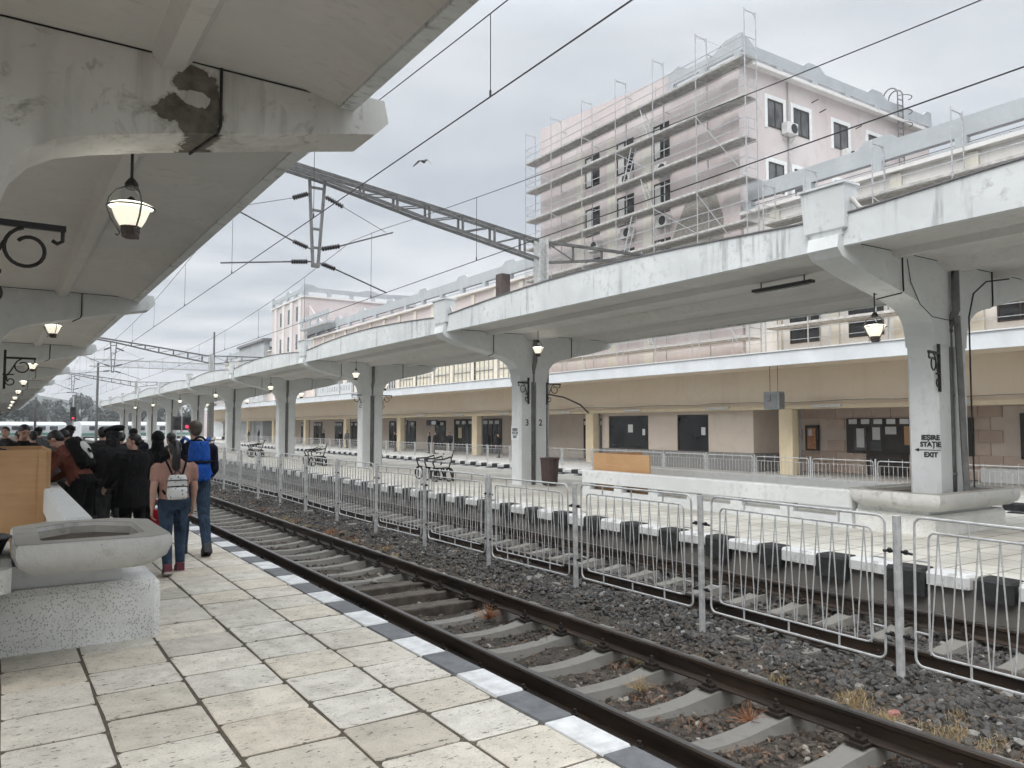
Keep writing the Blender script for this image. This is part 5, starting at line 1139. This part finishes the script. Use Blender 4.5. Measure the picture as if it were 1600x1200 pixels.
def person(label, x, y, rz, h=1.75, frame=0.0, stride=0.0, lean=0.0, arms=((8,10),(8,10)), top='c_black', legs='c_jeans_dark', shoes='shoe_dark', hair='hair_black', hairstyle='short', coat=0.0, head_turn=0.0, head_nod=0.0, build_=1.0, sleeve=1.0, group='people walking on the near platform', vox=.013, hat=None, hood=False, far=False, lift=None):
    """local +y is the way the person faces"""
    s = h/1.75; B = build_
    pr = thing('person', label, 'person', (x, y, frame), rz, group)
    hipz = .93*s; lm = Matrix.Rotation(-lean, 4, 'X')     # the trunk leans forward about the hips
    piv = Vector((0, 0, hipz))
    def T(v): return piv + lm @ (Vector(v)-piv)
    # legs: stride >0 puts the left leg forward; the trailing knee bends
    fl, bl = stride, -stride*.9
    def leg(side, a, bend):
        hip = Vector((side*.095*s, 0, hipz-.02*s)); kn = hip+Vector((side*.008, math.sin(a)*.43*s, -math.cos(a)*.43*s)); b = a-bend; an = kn+Vector((0, math.sin(b)*.42*s, -math.cos(b)*.42*s)); return hip, kn, an, b
    LL = leg(-1, fl, .08+abs(stride)*.2); RL_ = leg(1, bl, .06+abs(stride)*1.1)
    dz = min(LL[2].z, RL_[2].z)-.075*s            # lowest ankle rests on the ground
    pr.location.z = frame-dz
    tr = MB()
    for hip, kn, an, b in (LL, RL_):
        limb(tr, [hip, kn, an], [.092*s*B, .066*s*B, .058*s])
    tr.rings([ering((0,0,hipz-.10*s), .15*s*B, .105*s*B), ering((0,-.01,hipz), .17*s*B, .125*s*B), ering((0,0,hipz+.10*s), .150*s*B, .105*s*B)])
    remesh(tr, 'trousers', legs, vox, pr)
    for i, (hip, kn, an, b) in enumerate((LL, RL_)):
        sh = MB(); M = Matrix.Translation(an) @ Matrix.Rotation(b*1.0, 4, 'X'); 
        prof = ((-.07,.045,-.01,.035),(-.03,.048,-.005,.06),(.04,.046,-.015,.05),(.12,.05,-.035,.028),(.175,.040,-.045,.018),(.20,.02,-.05,.01))
        sh.rings([[tuple(M @ Vector((sx*w_*s, yy*s, (-.075+.004 if sz < 0 else zc+hh)*s))) for sx, sz in ((-1,-1),(1,-1),(1,1),(.5,1.2),(-.5,1.2),(-1,1))] for yy, w_, zc, hh in prof])
        so_ = obj('shoe', sh.mesh('shoe', MATS[shoes]), pr)
        sl_ = MB(); sl_.rings([[tuple(M @ Vector((sx*(w_+.004)*s, yy*s, zz*s))) for sx, zz in ((-1,-.095),(1,-.095),(1,-.068),(-1,-.068))] for yy, w_, zc, hh in prof]); obj('sole', sl_.mesh('sole', MATS['sole' if shoes == 'shoe_wine' else 'shoe_dark']), so_)
    # trunk
    jk = MB(); zc = hipz-coat*s
    secs = [(zc-.02*s, .165, .125), (hipz+.02*s, .165, .128), (hipz+.14*s, .150, .115), (hipz+.28*s, .170, .122), (hipz+.40*s, .185, .118), (hipz+.475*s, .165, .100), (hipz+.52*s, .095, .075), (hipz+.55*s, .066, .066)]
    if coat > .02: secs[0] = (zc, .185, .15); secs.insert(1, (zc+.02*s, .187, .152))
    jk.rings([ering(T((0, 0, z)), rx*s*B, ry*s*B, 18, lm.to_3x3()) for z, rx, ry in secs])
    body = MB(); hands_ = []
    for side, (sw, el) in zip((-1, 1), arms):
        sw, el = R(sw), R(el); sho = T((side*.185*s*B, 0, hipz+.435*s)); d1 = Vector((side*.16, math.sin(sw), -math.cos(sw))).normalized(); d1 = (lm.to_3x3() @ d1) if lean < .5 else d1
        elb = sho+d1*.285*s; d2 = Vector((side*.02, math.sin(sw+el), -math.cos(sw+el))).normalized(); wr = elb+d2*.255*s
        if sleeve >= 1: limb(jk, [sho, elb, elb.lerp(wr, .94)], [.066*s*B, .052*s*B, .040*s])
        else: limb(jk, [sho, sho.lerp(elb, sleeve)], [.068*s*B, .060*s*B])
        limb(body, [sho, elb, wr], [.046*s*(B if sleeve < 1 else 1), .039*s*(B if sleeve < 1 else 1), .027*s]); hand(body, wr, d2, side, h)
    jo = remesh(jk, 'jacket' if sleeve >= 1 else 'shirt', top, vox, pr)
    # head with face
    hm_ = lm.to_3x3() @ (Matrix.Rotation(head_turn, 3, 'Z') @ Matrix.Rotation(-head_nod, 3, 'X'))
    nk = T((0, .005*s, hipz+.52*s)); hc = nk + lm.to_3x3() @ Vector((0, .02*s, .155*s))
    def H(v): return hc + hm_ @ (Vector(v)*s)
    limb(body, [nk-lm.to_3x3() @ Vector((0,0,.05*s)), hc-hm_ @ Vector((0,.01*s,.06*s))], [.058*s, .054*s])
    body.ell(H((0,-.008,.028)), .076*s, .096*s, .088*s, 16, 12, hm_); body.ell(H((0,.022,-.045)), .060*s, .072*s, .075*s, 14, 10, hm_)
    body.rings([[tuple(H((a*w_, yy, zz+b*.004))) for a, b in ((-1,-1),(1,-1),(1,1),(-1,1))] for yy, zz, w_ in ((.070,.028,.008),(.092,.012,.010),(.113,-.020,.016),(.085,-.030,.018))])
    for sd in (-1, 1): body.ell(H((sd*.076, -.005, -.005)), .012*s, .022*s, .032*s, 8, 6, hm_)
    limb(body, [T((0,0,hipz+.05*s)), T((0,0,hipz+.42*s))], [.075*s*B, .075*s*B])
    bo = remesh(body, 'body', 'skin', max(.0085, vox*.75), pr, 1)
    if not far:
        for sd in (-1, 1):
            e = MB(); e.ell(H((sd*.031, .085, .008)), .013*s, .006*s, .006*s, 8, 6, hm_); e.build('eye', MATS['eye_dark'], bo, True)
            e = MB(); e.tube([tuple(H((sd*.014,.093,.03))), tuple(H((sd*.034,.090,.036))), tuple(H((sd*.052,.078,.028)))], .0045*s, 5); e.build('eyebrow', MATS[hair], bo)
        e = MB(); e.ell(H((0, .093, -.058)), .024*s, .006*s, .007*s, 8, 6, hm_); e.build('mouth', MATS['lip'], bo, True)
    hr = MB(); hr.ell(H((0,-.018,.04)), .084*s, .100*s, .088*s, 16, 12, hm_)
    if hairstyle == 'short': hr.ell(H((0,-.055,-.01)), .070*s, .058*s, .075*s, 12, 8, hm_)
    if hairstyle in ('pony', 'long'):
        hr.ell(H((0,-.06,-.01)), .074*s, .062*s, .085*s, 12, 8, hm_); 
        limb(hr, [H((0,-.105,.03)), H((0,-.135,-.07)), H((0,-.125,-.24)), H((0,-.11,-.33))], [.035*s,.05*s,.058*s,.03*s])
    if hairstyle == 'tied': hr.ell(H((0,-.06,.0)), .072*s, .06*s, .08*s, 12, 8, hm_); hr.ell(H((0,-.125,.0)), .034*s, .034*s, .034*s, 10, 8, hm_)
    # the hair leaves the face free
    keep = remesh(hr, 'hair', hair, max(.010, vox*.8), pr, 2)
    bm = bmesh.new(); bm.from_mesh(keep.data); inv = hm_.inverted()
    dl = [v for v in bm.verts if (lambda q: q.y > .035*s and q.z < (.055*s if q.y > .06*s else .03*s))(inv @ (v.co-hc))]; bmesh.ops.delete(bm, geom=dl, context='VERTS'); bm.to_mesh(keep.data); bm.free()
    if hat == 'cap':
        c = MB(); c.ell(H((0,-.01,.055)), .092*s, .112*s, .082*s, 16, 12, hm_); c.rings([[tuple(H((a, yy, zz))) for a, zz in ((-w_,.05),(w_,.05),(w_,.062),(-w_,.062))] for yy, w_ in ((.08,.075),(.13,.065),(.17,.035))]); remesh(c, 'cap', 'c_black', vox*.8, pr, 2)
    if hat == 'broad':
        c = MB(); c.lathe([(.02,-.015),(.115,-.03),(.16,.02),(.125,.06),(.06,.08),(.01,.085)], 20, M=Matrix.Translation(H((.03,.03,.085))) @ hm_.to_4x4() @ Matrix.Rotation(R(-14), 4, 'Y') @ Matrix.Scale(s, 4)); remesh(c, 'broad_hat', 'c_black', vox*.8, pr, 3)
    if hood:
        c = MB(); c.ell(H((0,-.02,.025)), .105*s, .118*s, .125*s, 16, 12, hm_); limb(c, [H((0,-.05,-.05)), nk-Vector((0,.03*s,.03*s))], [.10*s,.11*s]); ho = remesh(c, 'hood', top, vox, pr, 3)
        bm = bmesh.new(); bm.from_mesh(ho.data); dl = [v for v in bm.verts if (lambda q: q.y > .055*s and abs(q.x) < .065*s and -.1*s < q.z < .10*s)(inv @ (v.co-hc))]; bmesh.ops.delete(bm, geom=dl, context='VERTS'); bm.to_mesh(ho.data); bm.free()
    return pr, T, s, hipz
def at1(x, y): return p1(x, y)
# man with blue backpack
X0, Y0 = at1(2.20, 10.95); pr, T, s, hz_ = person('man in dark jacket and jeans walking away with a blue backpack', X0, Y0, D1, h=1.80, stride=.22, arms=((-12,16),(10,55)), top='c_navy', legs='c_jeans', hair='hair_brown', build_=1.12, lean=.04)
def rb(mb, x0, x1, y0, y1, z0, z1, tx=.85, n=5):
    rr = []
    for k in range(n+1):
        q = k/n; sc_ = 1-(1-tx)*q; e = .55+.45*math.sin(math.pi*min(1, max(0, .12+.76*q))) ; cx, cy = (x0+x1)/2, (y0+y1)/2; rr.append(ering((cx, cy, z0+(z1-z0)*q), (x1-x0)/2*sc_*min(1, e+.15), (y1-y0)/2*min(1, e+.1), 20))
    mb.rings(rr)
bp = thing('backpack', 'bright blue backpack worn by the man in the dark jacket', 'backpack', (X0, Y0, pr.location.z), D1)
m_ = MB(); rb(m_, -.155, .155, -.34, -.10, .98, 1.50, .82); rb_ = remesh(m_, 'main_bag', 'c_blue', .012, bp, 4)
m_ = MB(); rb(m_, -.135, .135, -.40, -.29, .99, 1.20, .95); remesh(m_, 'front_pocket', 'c_blue', .012, bp, 4)
m_ = MB(); m_.tube([(-.15,-.27,1.235),(-.10,-.362,1.235),(.10,-.362,1.235),(.15,-.27,1.235)], .03, 6, flat=.5); m_.build('dark_band', MATS['c_navy'], bp)
m_ = MB(); m_.tube([(.07*math.cos(R(a)), -.25, 1.485+.075*math.sin(R(a))) for a in range(0, 181, 30)], .014, 6); m_.build('grab_handle', MATS['c_black'], bp)
for sd in (-1, 1):
    m_ = MB(); m_.tube([(sd*.11,-.16,1.50),(sd*.15,-.08,1.545),(sd*.16,.06,1.51),(sd*.155,.13,1.40),(sd*.17,.12,1.2),(sd*.18,-.1,1.05)], .030, 6, flat=.35); m_.build('shoulder_strap', MATS['c_blue'], bp)
# woman with mini backpack
X0, Y0 = at1(1.73, 9.75); pr, T, s, hz_ = person('woman in a pink top and jeans walking away with a small white backpack', X0, Y0, D1, h=1.56, stride=-.26, arms=((-14,22),(6,14)), top='c_peach', legs='c_jeans', shoes='shoe_wine', hair='hair_black', hairstyle='pony', build_=1.16, sleeve=.55)
b2 = thing('mini_backpack', 'small white printed backpack worn by the woman in pink', 'backpack', (X0, Y0, pr.location.z), D1)
m_ = MB(); rb(m_, -.115, .115, -.27, -.12, .86, 1.14, .88); remesh(m_, 'main_bag', 'c_print', .01, b2, 3)
m_ = MB(); rb(m_, -.10, .10, -.315, -.22, .875, 1.0, .97); remesh(m_, 'front_pocket', 'c_print', .01, b2, 3)
for z in (1.005, 1.075): m_ = MB(); m_.tube([(-.11,-.23,z),(-.07,-.275,z+.008),(.07,-.275,z+.008),(.11,-.23,z)], .006, 5); m_.build('zip', MATS['c_black'], b2)
m_ = MB(); m_.tube([(.035*math.cos(R(a)), -.19, 1.135+.05*math.sin(R(a))) for a in range(0, 181, 30)], .009, 6); m_.build('grab_handle', MATS['bin_brown'], b2)
for sd in (-1, 1): m_ = MB(); m_.tube([(sd*.05,-.19,1.13),(sd*.09,-.145,1.24),(sd*.125,-.06,1.345),(sd*.13,.03,1.35),(sd*.13,.12,1.25),(sd*.15,.09,1.05),(sd*.12,-.13,.92)], .012, 6); m_.build('shoulder_strap', MATS['c_black'], b2)
# the dark group
X0, Y0 = at1(1.42, 12.9); person('tall person in a long black coat and dark broad hat', X0, Y0, D1+.1, h=1.68, stride=.08, top='c_char', legs='c_grey', coat=.12, build_=1.55, hat='broad', head_turn=-.2, hairstyle='short', hood=True)
X0, Y0 = at1(1.62, 12.2); person('woman in a black coat looking left, dark hair tied back', X0, Y0, D1+.55, h=1.60, stride=.06, top='c_black', legs='c_black', coat=.34, build_=1.42, head_turn=.85, hairstyle='tied', arms=((8,35),(6,30)))
X0, Y0 = at1(2.12, 13.4); person('hooded person all in black beside the blue backpack', X0, Y0, D1-.1, h=1.62, stride=.1, top='c_black', legs='c_black', coat=.1, build_=1.15, hood=True)
X0, Y0 = at1(2.52, 14.6); person('person in a dark jacket half hidden by the blue backpack', X0, Y0, D1, h=1.60, stride=.1, top='c_char', legs='c_black', build_=1.1, head_turn=.3)
X0, Y0 = at1(.98, 12.2); pr, T, s, hz_ = person('person in a rust coloured jacket bending forward with a black backpack', X0, Y0, D1+1.05, h=1.76, stride=.05, lean=.55, top='c_rust', legs='c_black', build_=1.2, head_nod=.2, arms=((20,40),(20,40)))
b3 = thing('black_backpack', 'black backpack with a white oval patch on the bending person', 'backpack', (X0, Y0, pr.location.z+.95), D1+1.05)
m_ = MB(); rb(m_, -.17, .17, -.26, -.05, .10, .56, .85); m_.v = [tuple(Matrix.Rotation(-.55, 3, 'X') @ Vector(q)) for q in m_.v]; remesh(m_, 'main_bag', 'c_black', .012, b3, 3)
Mp = Matrix.Rotation(-.55, 4, 'X')
m_ = MB(); m_.ell(Mp @ Vector((0,-.262,.36)), .12, .02, .11, 14, 8, Mp.to_3x3()); m_.ell(Mp @ Vector((.0,-.262,.25)), .06, .02, .07, 12, 8, Mp.to_3x3()); pt = remesh(m_, 'white_patch', 'c_white', .009, b3, 2)
m_ = MB(); m_.ell(Mp @ Vector((0,-.285,.30)), .05, .008, .04, 10, 6, Mp.to_3x3()); m_.build('dark_mark', MATS['c_black'], pt, True)
X0, Y0 = at1(.62, 13.3); person('man with short black hair bowing his head, seen from the side', X0, Y0, D1-1.9, h=1.68, top='c_grey', legs='c_jeans_dark', lean=.25, head_nod=.35, hairstyle='short', arms=((15,40),(15,40)), build_=1.1)
X0, Y0 = at1(.30, 12.6+1.6); person('man with short black hair facing the camera behind the plywood', X0, Y0, D1+math.pi+.25, h=1.74, top='c_black', legs='c_black', lean=.12, head_nod=.25, hairstyle='short')
X0, Y0 = at1(-.05, 13.9); person('person in a dark padded jacket at the left picture edge', X0, Y0, D1+2.4, h=1.66, top='c_char', legs='c_black', build_=1.3, lean=.2, hood=True)
X0, Y0 = at1(1.17, 17.6); person('person with a black cap seen from behind, further along', X0, Y0, D1, h=1.72, top='c_olive', legs='c_black', hat='cap', build_=1.15)
X0, Y0 = at1(.78, 21.5); person('person in a grey cap far along the platform', X0, Y0, D1, h=1.68, top='c_grey', legs='c_black', hat='cap', vox=.018)
X0, Y0 = at1(.55, 17.5); person('person in a dark jacket among the crowd behind the plywood', X0, Y0, D1+.4, h=1.62, top='c_black', legs='c_black', vox=.018)
X0, Y0 = at1(.12, 19.5); person('person in black standing deepest in the crowd on the left', X0, Y0, D1+2.8, h=1.70, top='c_char', legs='c_black', vox=.018)
for k, (x, y, rz, h, top, kw, lab) in enumerate(((.95, 15.2, .3, 1.66, 'c_black', dict(hood=True), 'hooded person behind the bending person in rust'), (1.55, 15.6, -.2, 1.70, 'c_char', dict(), 'person in charcoal behind the broad hat'), (1.95, 16.4, .1, 1.60, 'c_black', dict(hairstyle='tied'), 'person with tied hair behind the woman in the black coat'), (.32, 16.4, .6, 1.64, 'c_olive', dict(), 'person in olive deep in the crowd above the plywood'), (2.3, 17.5, 0, 1.66, 'c_navy', dict(hat='cap'), 'person in a dark cap furthest right in the dark crowd'), (-.35, 15.8, 2.0, 1.62, 'c_black', dict(hood=True), 'hooded person partly cut off at the left picture edge'))):
    X0, Y0 = at1(x, y); person(lab, X0, Y0, D1+rz, h=h, top=top, legs='c_black', vox=.018, build_=1.25, **kw)
bg_ = MB(); rb(bg_, -.13, .13, -.06, .06, 0, .36, .7); X0, Y0 = at1(1.98, 12.35); b4 = thing('red_bag', 'red carrier bag beside the people in black', 'bag', (X0, Y0, .12), D1); remesh(bg_, 'sack', 'c_red', .012, b4, 2); m_ = MB(); m_.tube([(-.06,0,.33),(-.03,0,.5),(.03,0,.5),(.06,0,.33)], .008, 5); m_.build('handle', MATS['c_red'], b4)
# people waiting at the station
for k, (x, y, rz, top, lab) in enumerate(((28.2, 44.8, 1.4, 'c_black', 'person in black left of the cream column nearest the lit door'), (28.4, 52.2, 2.2, 'c_black', 'rightmost of three people by the lit station door'), (28.0, 53.7, .5, 'c_char', 'middle of three people by the lit station door'), (28.2, 55.2, 1.0, 'c_navy', 'leftmost of three people by the lit station door'), (27.6, 60.4, 1.2, 'c_black', 'lone person standing between two far station columns'), (28.0, 72.6, 1.9, 'c_grey', 'right one of a pair waiting under the station canopy'), (28.0, 74.4, .4, 'c_black', 'left one of a pair waiting under the station canopy'), (28.4, 80.5, 1.1, 'c_char', 'single person beyond the waiting pair at the station'), (27.8, 104, 1.1, 'c_black', 'right one of two tiny figures far along the station'), (27.8, 109, 1.6, 'c_char', 'left one of two tiny figures far along the station'))):
    person(lab, x, y, rz, frame=-.45, h=1.68+.05*(k % 3), top=top, legs='c_black', coat=.1*(k % 2), group='people waiting at the station', vox=.03, far=True, stride=.05, build_=1.15)
# ================================================================== far end of the yard
def signal(label, x, y, h, heads, mast_mat='galv'):
    s = thing('railway_signal', label, 'signal', (x, y, -.3)); m_ = MB(); m_.tube([(0,0,0),(0,0,h)], .07, 8); m_.build('mast', MATS[mast_mat], s)
    for (dx, z, n, red) in heads:
        m_ = MB(); m_.bbox(dx-.26, dx+.26, -.12, .12, z, z+.45*n, .05); hd = m_.build('signal_head', MATS['ac_dark'], s)
        for k in range(n): m_ = MB(); m_.lathe([(.11,0),(.11,.05),(.09,.06)], 12, M=Matrix.Translation((dx, -.12, z+.22+.45*k)) @ Matrix.Rotation(R(90), 4, 'X')); m_.build('lens', MATS['signal_red' if k == red else 'black_iron'], hd)
signal('tall railway signal with one red light far down the tracks', 5.2, 86, 4.9, [(0, 2.55, 3, 0), (0, 1.55, 1, 9)]); signal('double headed signal beside the island canopy columns', 9.2, 52.5, 3.2, [(-.3, 1.75, 2, 9), (.3, 1.75, 2, 0)])
# passenger coaches standing in the yard
def coach(label, x, y, rz, n_win=9, body='wagon_white'):
    c = thing('railway_coach', label, 'train coach', (x, y, -.75), rz, 'coaches standing in the yard'); c.scale = (1, 1, .78); m_ = MB()
    m_.prism([(-1.4,1.0),(1.4,1.0),(1.45,2.2),(1.4,3.4),(1.0,3.95),(0,4.1),(-1.0,3.95),(-1.4,3.4),(-1.45,2.2)], -10, 10, 'y'); m_.build('body', MATS[body], c)
    for s_ in (-1, 1):
        for k in range(n_win): y0 = -8.8+k*2.0; m_ = MB(); m_.box(s_*1.46-.02, s_*1.46+.02, y0, y0+1.3, 2.3, 3.15); m_.build('window', MATS['greyglass'], c)
        m_ = MB(); m_.box(s_*1.47-.01, s_*1.47+.01, -9.9, 9.9, 1.25, 1.75); m_.build('stripe', MATS['wagon_green' if body == 'wagon_white' else 'frame_grey'], c)
    for yy in (-7, 7): m_ = MB(); m_.box(-1.1, 1.1, yy-1.4, yy+1.4, .25, .95); m_.build('bogie', MATS['ac_dark'], c)
a = R(66)
for k, lab in enumerate(('leftmost white coach in the far yard', 'middle white coach in the far yard', 'rightmost white coach in the far yard', 'white coach partly hidden behind canopy columns')):
    d = -14+k*21.2; coach(lab, 11.5+d*math.sin(a), 146-d*math.cos(a), -a)
coach('white coach with green stripe beyond the island canopy end', 40, 158, R(-20))
# overhead lattice, lamp masts
for lab, x, y, h in (('grey mast far left of the red signal', 2.9, 120, 9.5), ('tall grey mast right of the red signal', 8.4, 100, 9.6), ('grey lamp mast in the far yard', 13, 165, 7.0), ('slender dark flagpole behind the far canopy roof', 23.2, 110, 15.2)):
    m_ = MB(); m_.tube([(0,0,0),(0,0,h)], [.17,.12], 8); o = m_.build('yard_mast', MATS['gantry_steel'], loc=(x, y, -.6)); tag(o, lab, 'mast')
lt = thing('lattice_beam', 'long lattice beam spanning the far tracks', 'gantry', (8.4, 100, 8.6))
for z in (0, .8): 
    for s_ in (-.25, .25): m_ = MB(); m_.box(-.9, 16, s_-.05, s_+.05, z-.05, z+.05); m_.build('chord', MATS['galv'], lt)
for k in range(22): m_ = MB(); x = -.9+k*.77; m_.tube([(x, -.25, 0 if k % 2 else .8), (x+.77, -.25, .8 if k % 2 else 0)], .035, 4); m_.build('lattice_bar', MATS['galv'], lt)
for lab, x, y, sx, sy, h, mt in (('pink house with red roof beyond the island canopy', 40, 170, 14, 10, 8.0, 'pink'), ('grey control building on the roof line far along the station', 33.2, 118, 6, 14, 14.5, 'roof_band'), ('grey block far behind the canopy end', 60, 260, 20, 14, 12, 'grey_plaster')):
    b_ = thing('yard_building', lab, 'building', (x, y, -.6)); m_ = MB(); m_.box(-sx/2, sx/2, -sy/2, sy/2, 0, h); m_.build('wall', MATS[mt], b_)
    m_ = MB(); m_.prism([(-sx/2-.4, h), (sx/2+.4, h), (sx/2+.3, h+.35), (0, h+(2.6 if mt == 'pink' else .5)), (-sx/2-.3, h+.35)], -sy/2-.4, sy/2+.4, 'y'); m_.build('roof', MATS['red_roof' if mt == 'pink' else 'frame_grey'], b_)
    for k in range(3):
        for z in (h*.3, h*.68): m_ = MB(); m_.box(-sx/2-.06, -sx/2+.02, -sy/2+1+k*(sy-2)/3, -sy/2+1+k*(sy-2)/3+1.6, z, z+1.5); m_.build('window', MATS['greyglass'], b_)
        m_ = MB(); m_.box(-sx/2+1+k*(sx-2)/3, -sx/2+1+k*(sx-2)/3+1.5, -sy/2-.06, -sy/2+.02, h*.68, h*.68+1.5); m_.build('window', MATS['greyglass'], b_)
# ---- trees: trunk, limbs and a crown of many small leaf faces
def leafmat(key, a_, b_):
    t = NT(key); t.col(t.mix(t.island(), a_, b_)); t.rough(.75); t.done(key)
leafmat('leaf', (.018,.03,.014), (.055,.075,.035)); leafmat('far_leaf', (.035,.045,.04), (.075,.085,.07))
def tree_mesh(seed, h, rad, n, ls):
    r_ = random.Random(seed); tk_ = MB(); tk_.tube([(0,0,0),(.05*h*.2,0,h*.3),(0,.04,h*.6)], [.05*h*.5,.035*h*.5,.015*h*.5], 7)
    ends = []
    for k in range(7):
        a_ = r_.uniform(0, 6.28); z0 = h*r_.uniform(.25,.5); e = Vector((math.cos(a_)*rad*.7, math.sin(a_)*rad*.7, h*r_.uniform(.5,.95))); tk_.tube([(0,0,z0), tuple((Vector((0,0,z0))+e)*.5+Vector((0,0,.1*h))), tuple(e)], [.012*h,.008*h,.004*h], 5); ends.append(e)
    lf = MB(); cl = []
    for k in range(26): a_ = r_.uniform(0, 6.28); q = rad*math.sqrt(r_.random())*.85; z = h*r_.uniform(.32, .98); cl.append((Vector((q*math.cos(a_)*(1.15-z/h*.5), q*math.sin(a_)*(1.15-z/h*.5), z)), rad*r_.uniform(.18,.38)))
    for i in range(n):
        c, rr = cl[r_.randrange(26)]; d = Vector((r_.gauss(0,1), r_.gauss(0,1), r_.gauss(0,1))).normalized()*rr*r_.uniform(.55,1.1); p = c+d
        u = Vector((r_.gauss(0,1), r_.gauss(0,1), r_.gauss(0,1))).normalized(); v_ = u.orthogonal().normalized(); s_ = ls*r_.uniform(.6,1.3)
        lf.add([tuple(p-u*s_), tuple(p+v_*s_*.5), tuple(p+u*s_), tuple(p-v_*s_*.5)], [(0,1,2,3)])
    return tk_, lf
def tree(label, x, y, z, seed, h, rad, n, ls, mat='leaf'):
    tk_, lf = tree_mesh(seed, h, rad, n, ls); o = thing('leafy_tree', label, 'tree', (x, y, z), 0, 'trees at the far end'); tk_.build('trunk', MATS['tree_trunk'], o); lf.build('crown', MATS[mat], o)
X0, Y0 = p1(-.35, 62); tree('dark evergreen tree at the left picture edge under the canopy end', X0-.8, Y0, 0, 1, 4.2, 1.6, 3500, .10)
r_ = random.Random(77)
for k in range(16):
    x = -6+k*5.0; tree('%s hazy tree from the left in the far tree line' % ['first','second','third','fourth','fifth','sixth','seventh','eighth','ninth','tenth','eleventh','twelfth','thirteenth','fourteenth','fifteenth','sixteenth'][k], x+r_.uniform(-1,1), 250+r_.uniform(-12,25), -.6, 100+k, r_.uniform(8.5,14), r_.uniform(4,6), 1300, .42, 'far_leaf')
hm = MB(); pts = [(-700, 0)]+[(-700+k*50, 22+10*math.sin(k*1.1)+7*math.sin(k*2.7)) for k in range(33)]+[(900, 0)]
rr = [[(x, 620+dy, -2 if i in (0, len(pts)-1) else z*s_) for i, (x, z) in enumerate(pts)] for dy, s_ in ((-120,.15),(0,1),(200,.5))]
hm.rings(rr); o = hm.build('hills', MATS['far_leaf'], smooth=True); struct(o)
# air
hz = MB(); hz.box(-950, 1550, -350, 900, -2.8, 62); t = NT('haze_air'); t.n.remove(t.b); pv = t.n.new('ShaderNodeVolumePrincipled'); pv.inputs['Density'].default_value = .0006; pv.inputs['Color'].default_value = (.94,.965,1.0,1); t.l.new(pv.outputs[0], t.n['Material Output'].inputs['Volume']); t.done('haze')
HAZE = True
if HAZE: o = hz.build('haze', MATS['haze']); o['kind'] = 'stuff'

bpy.data.scenes.remove(TMP)
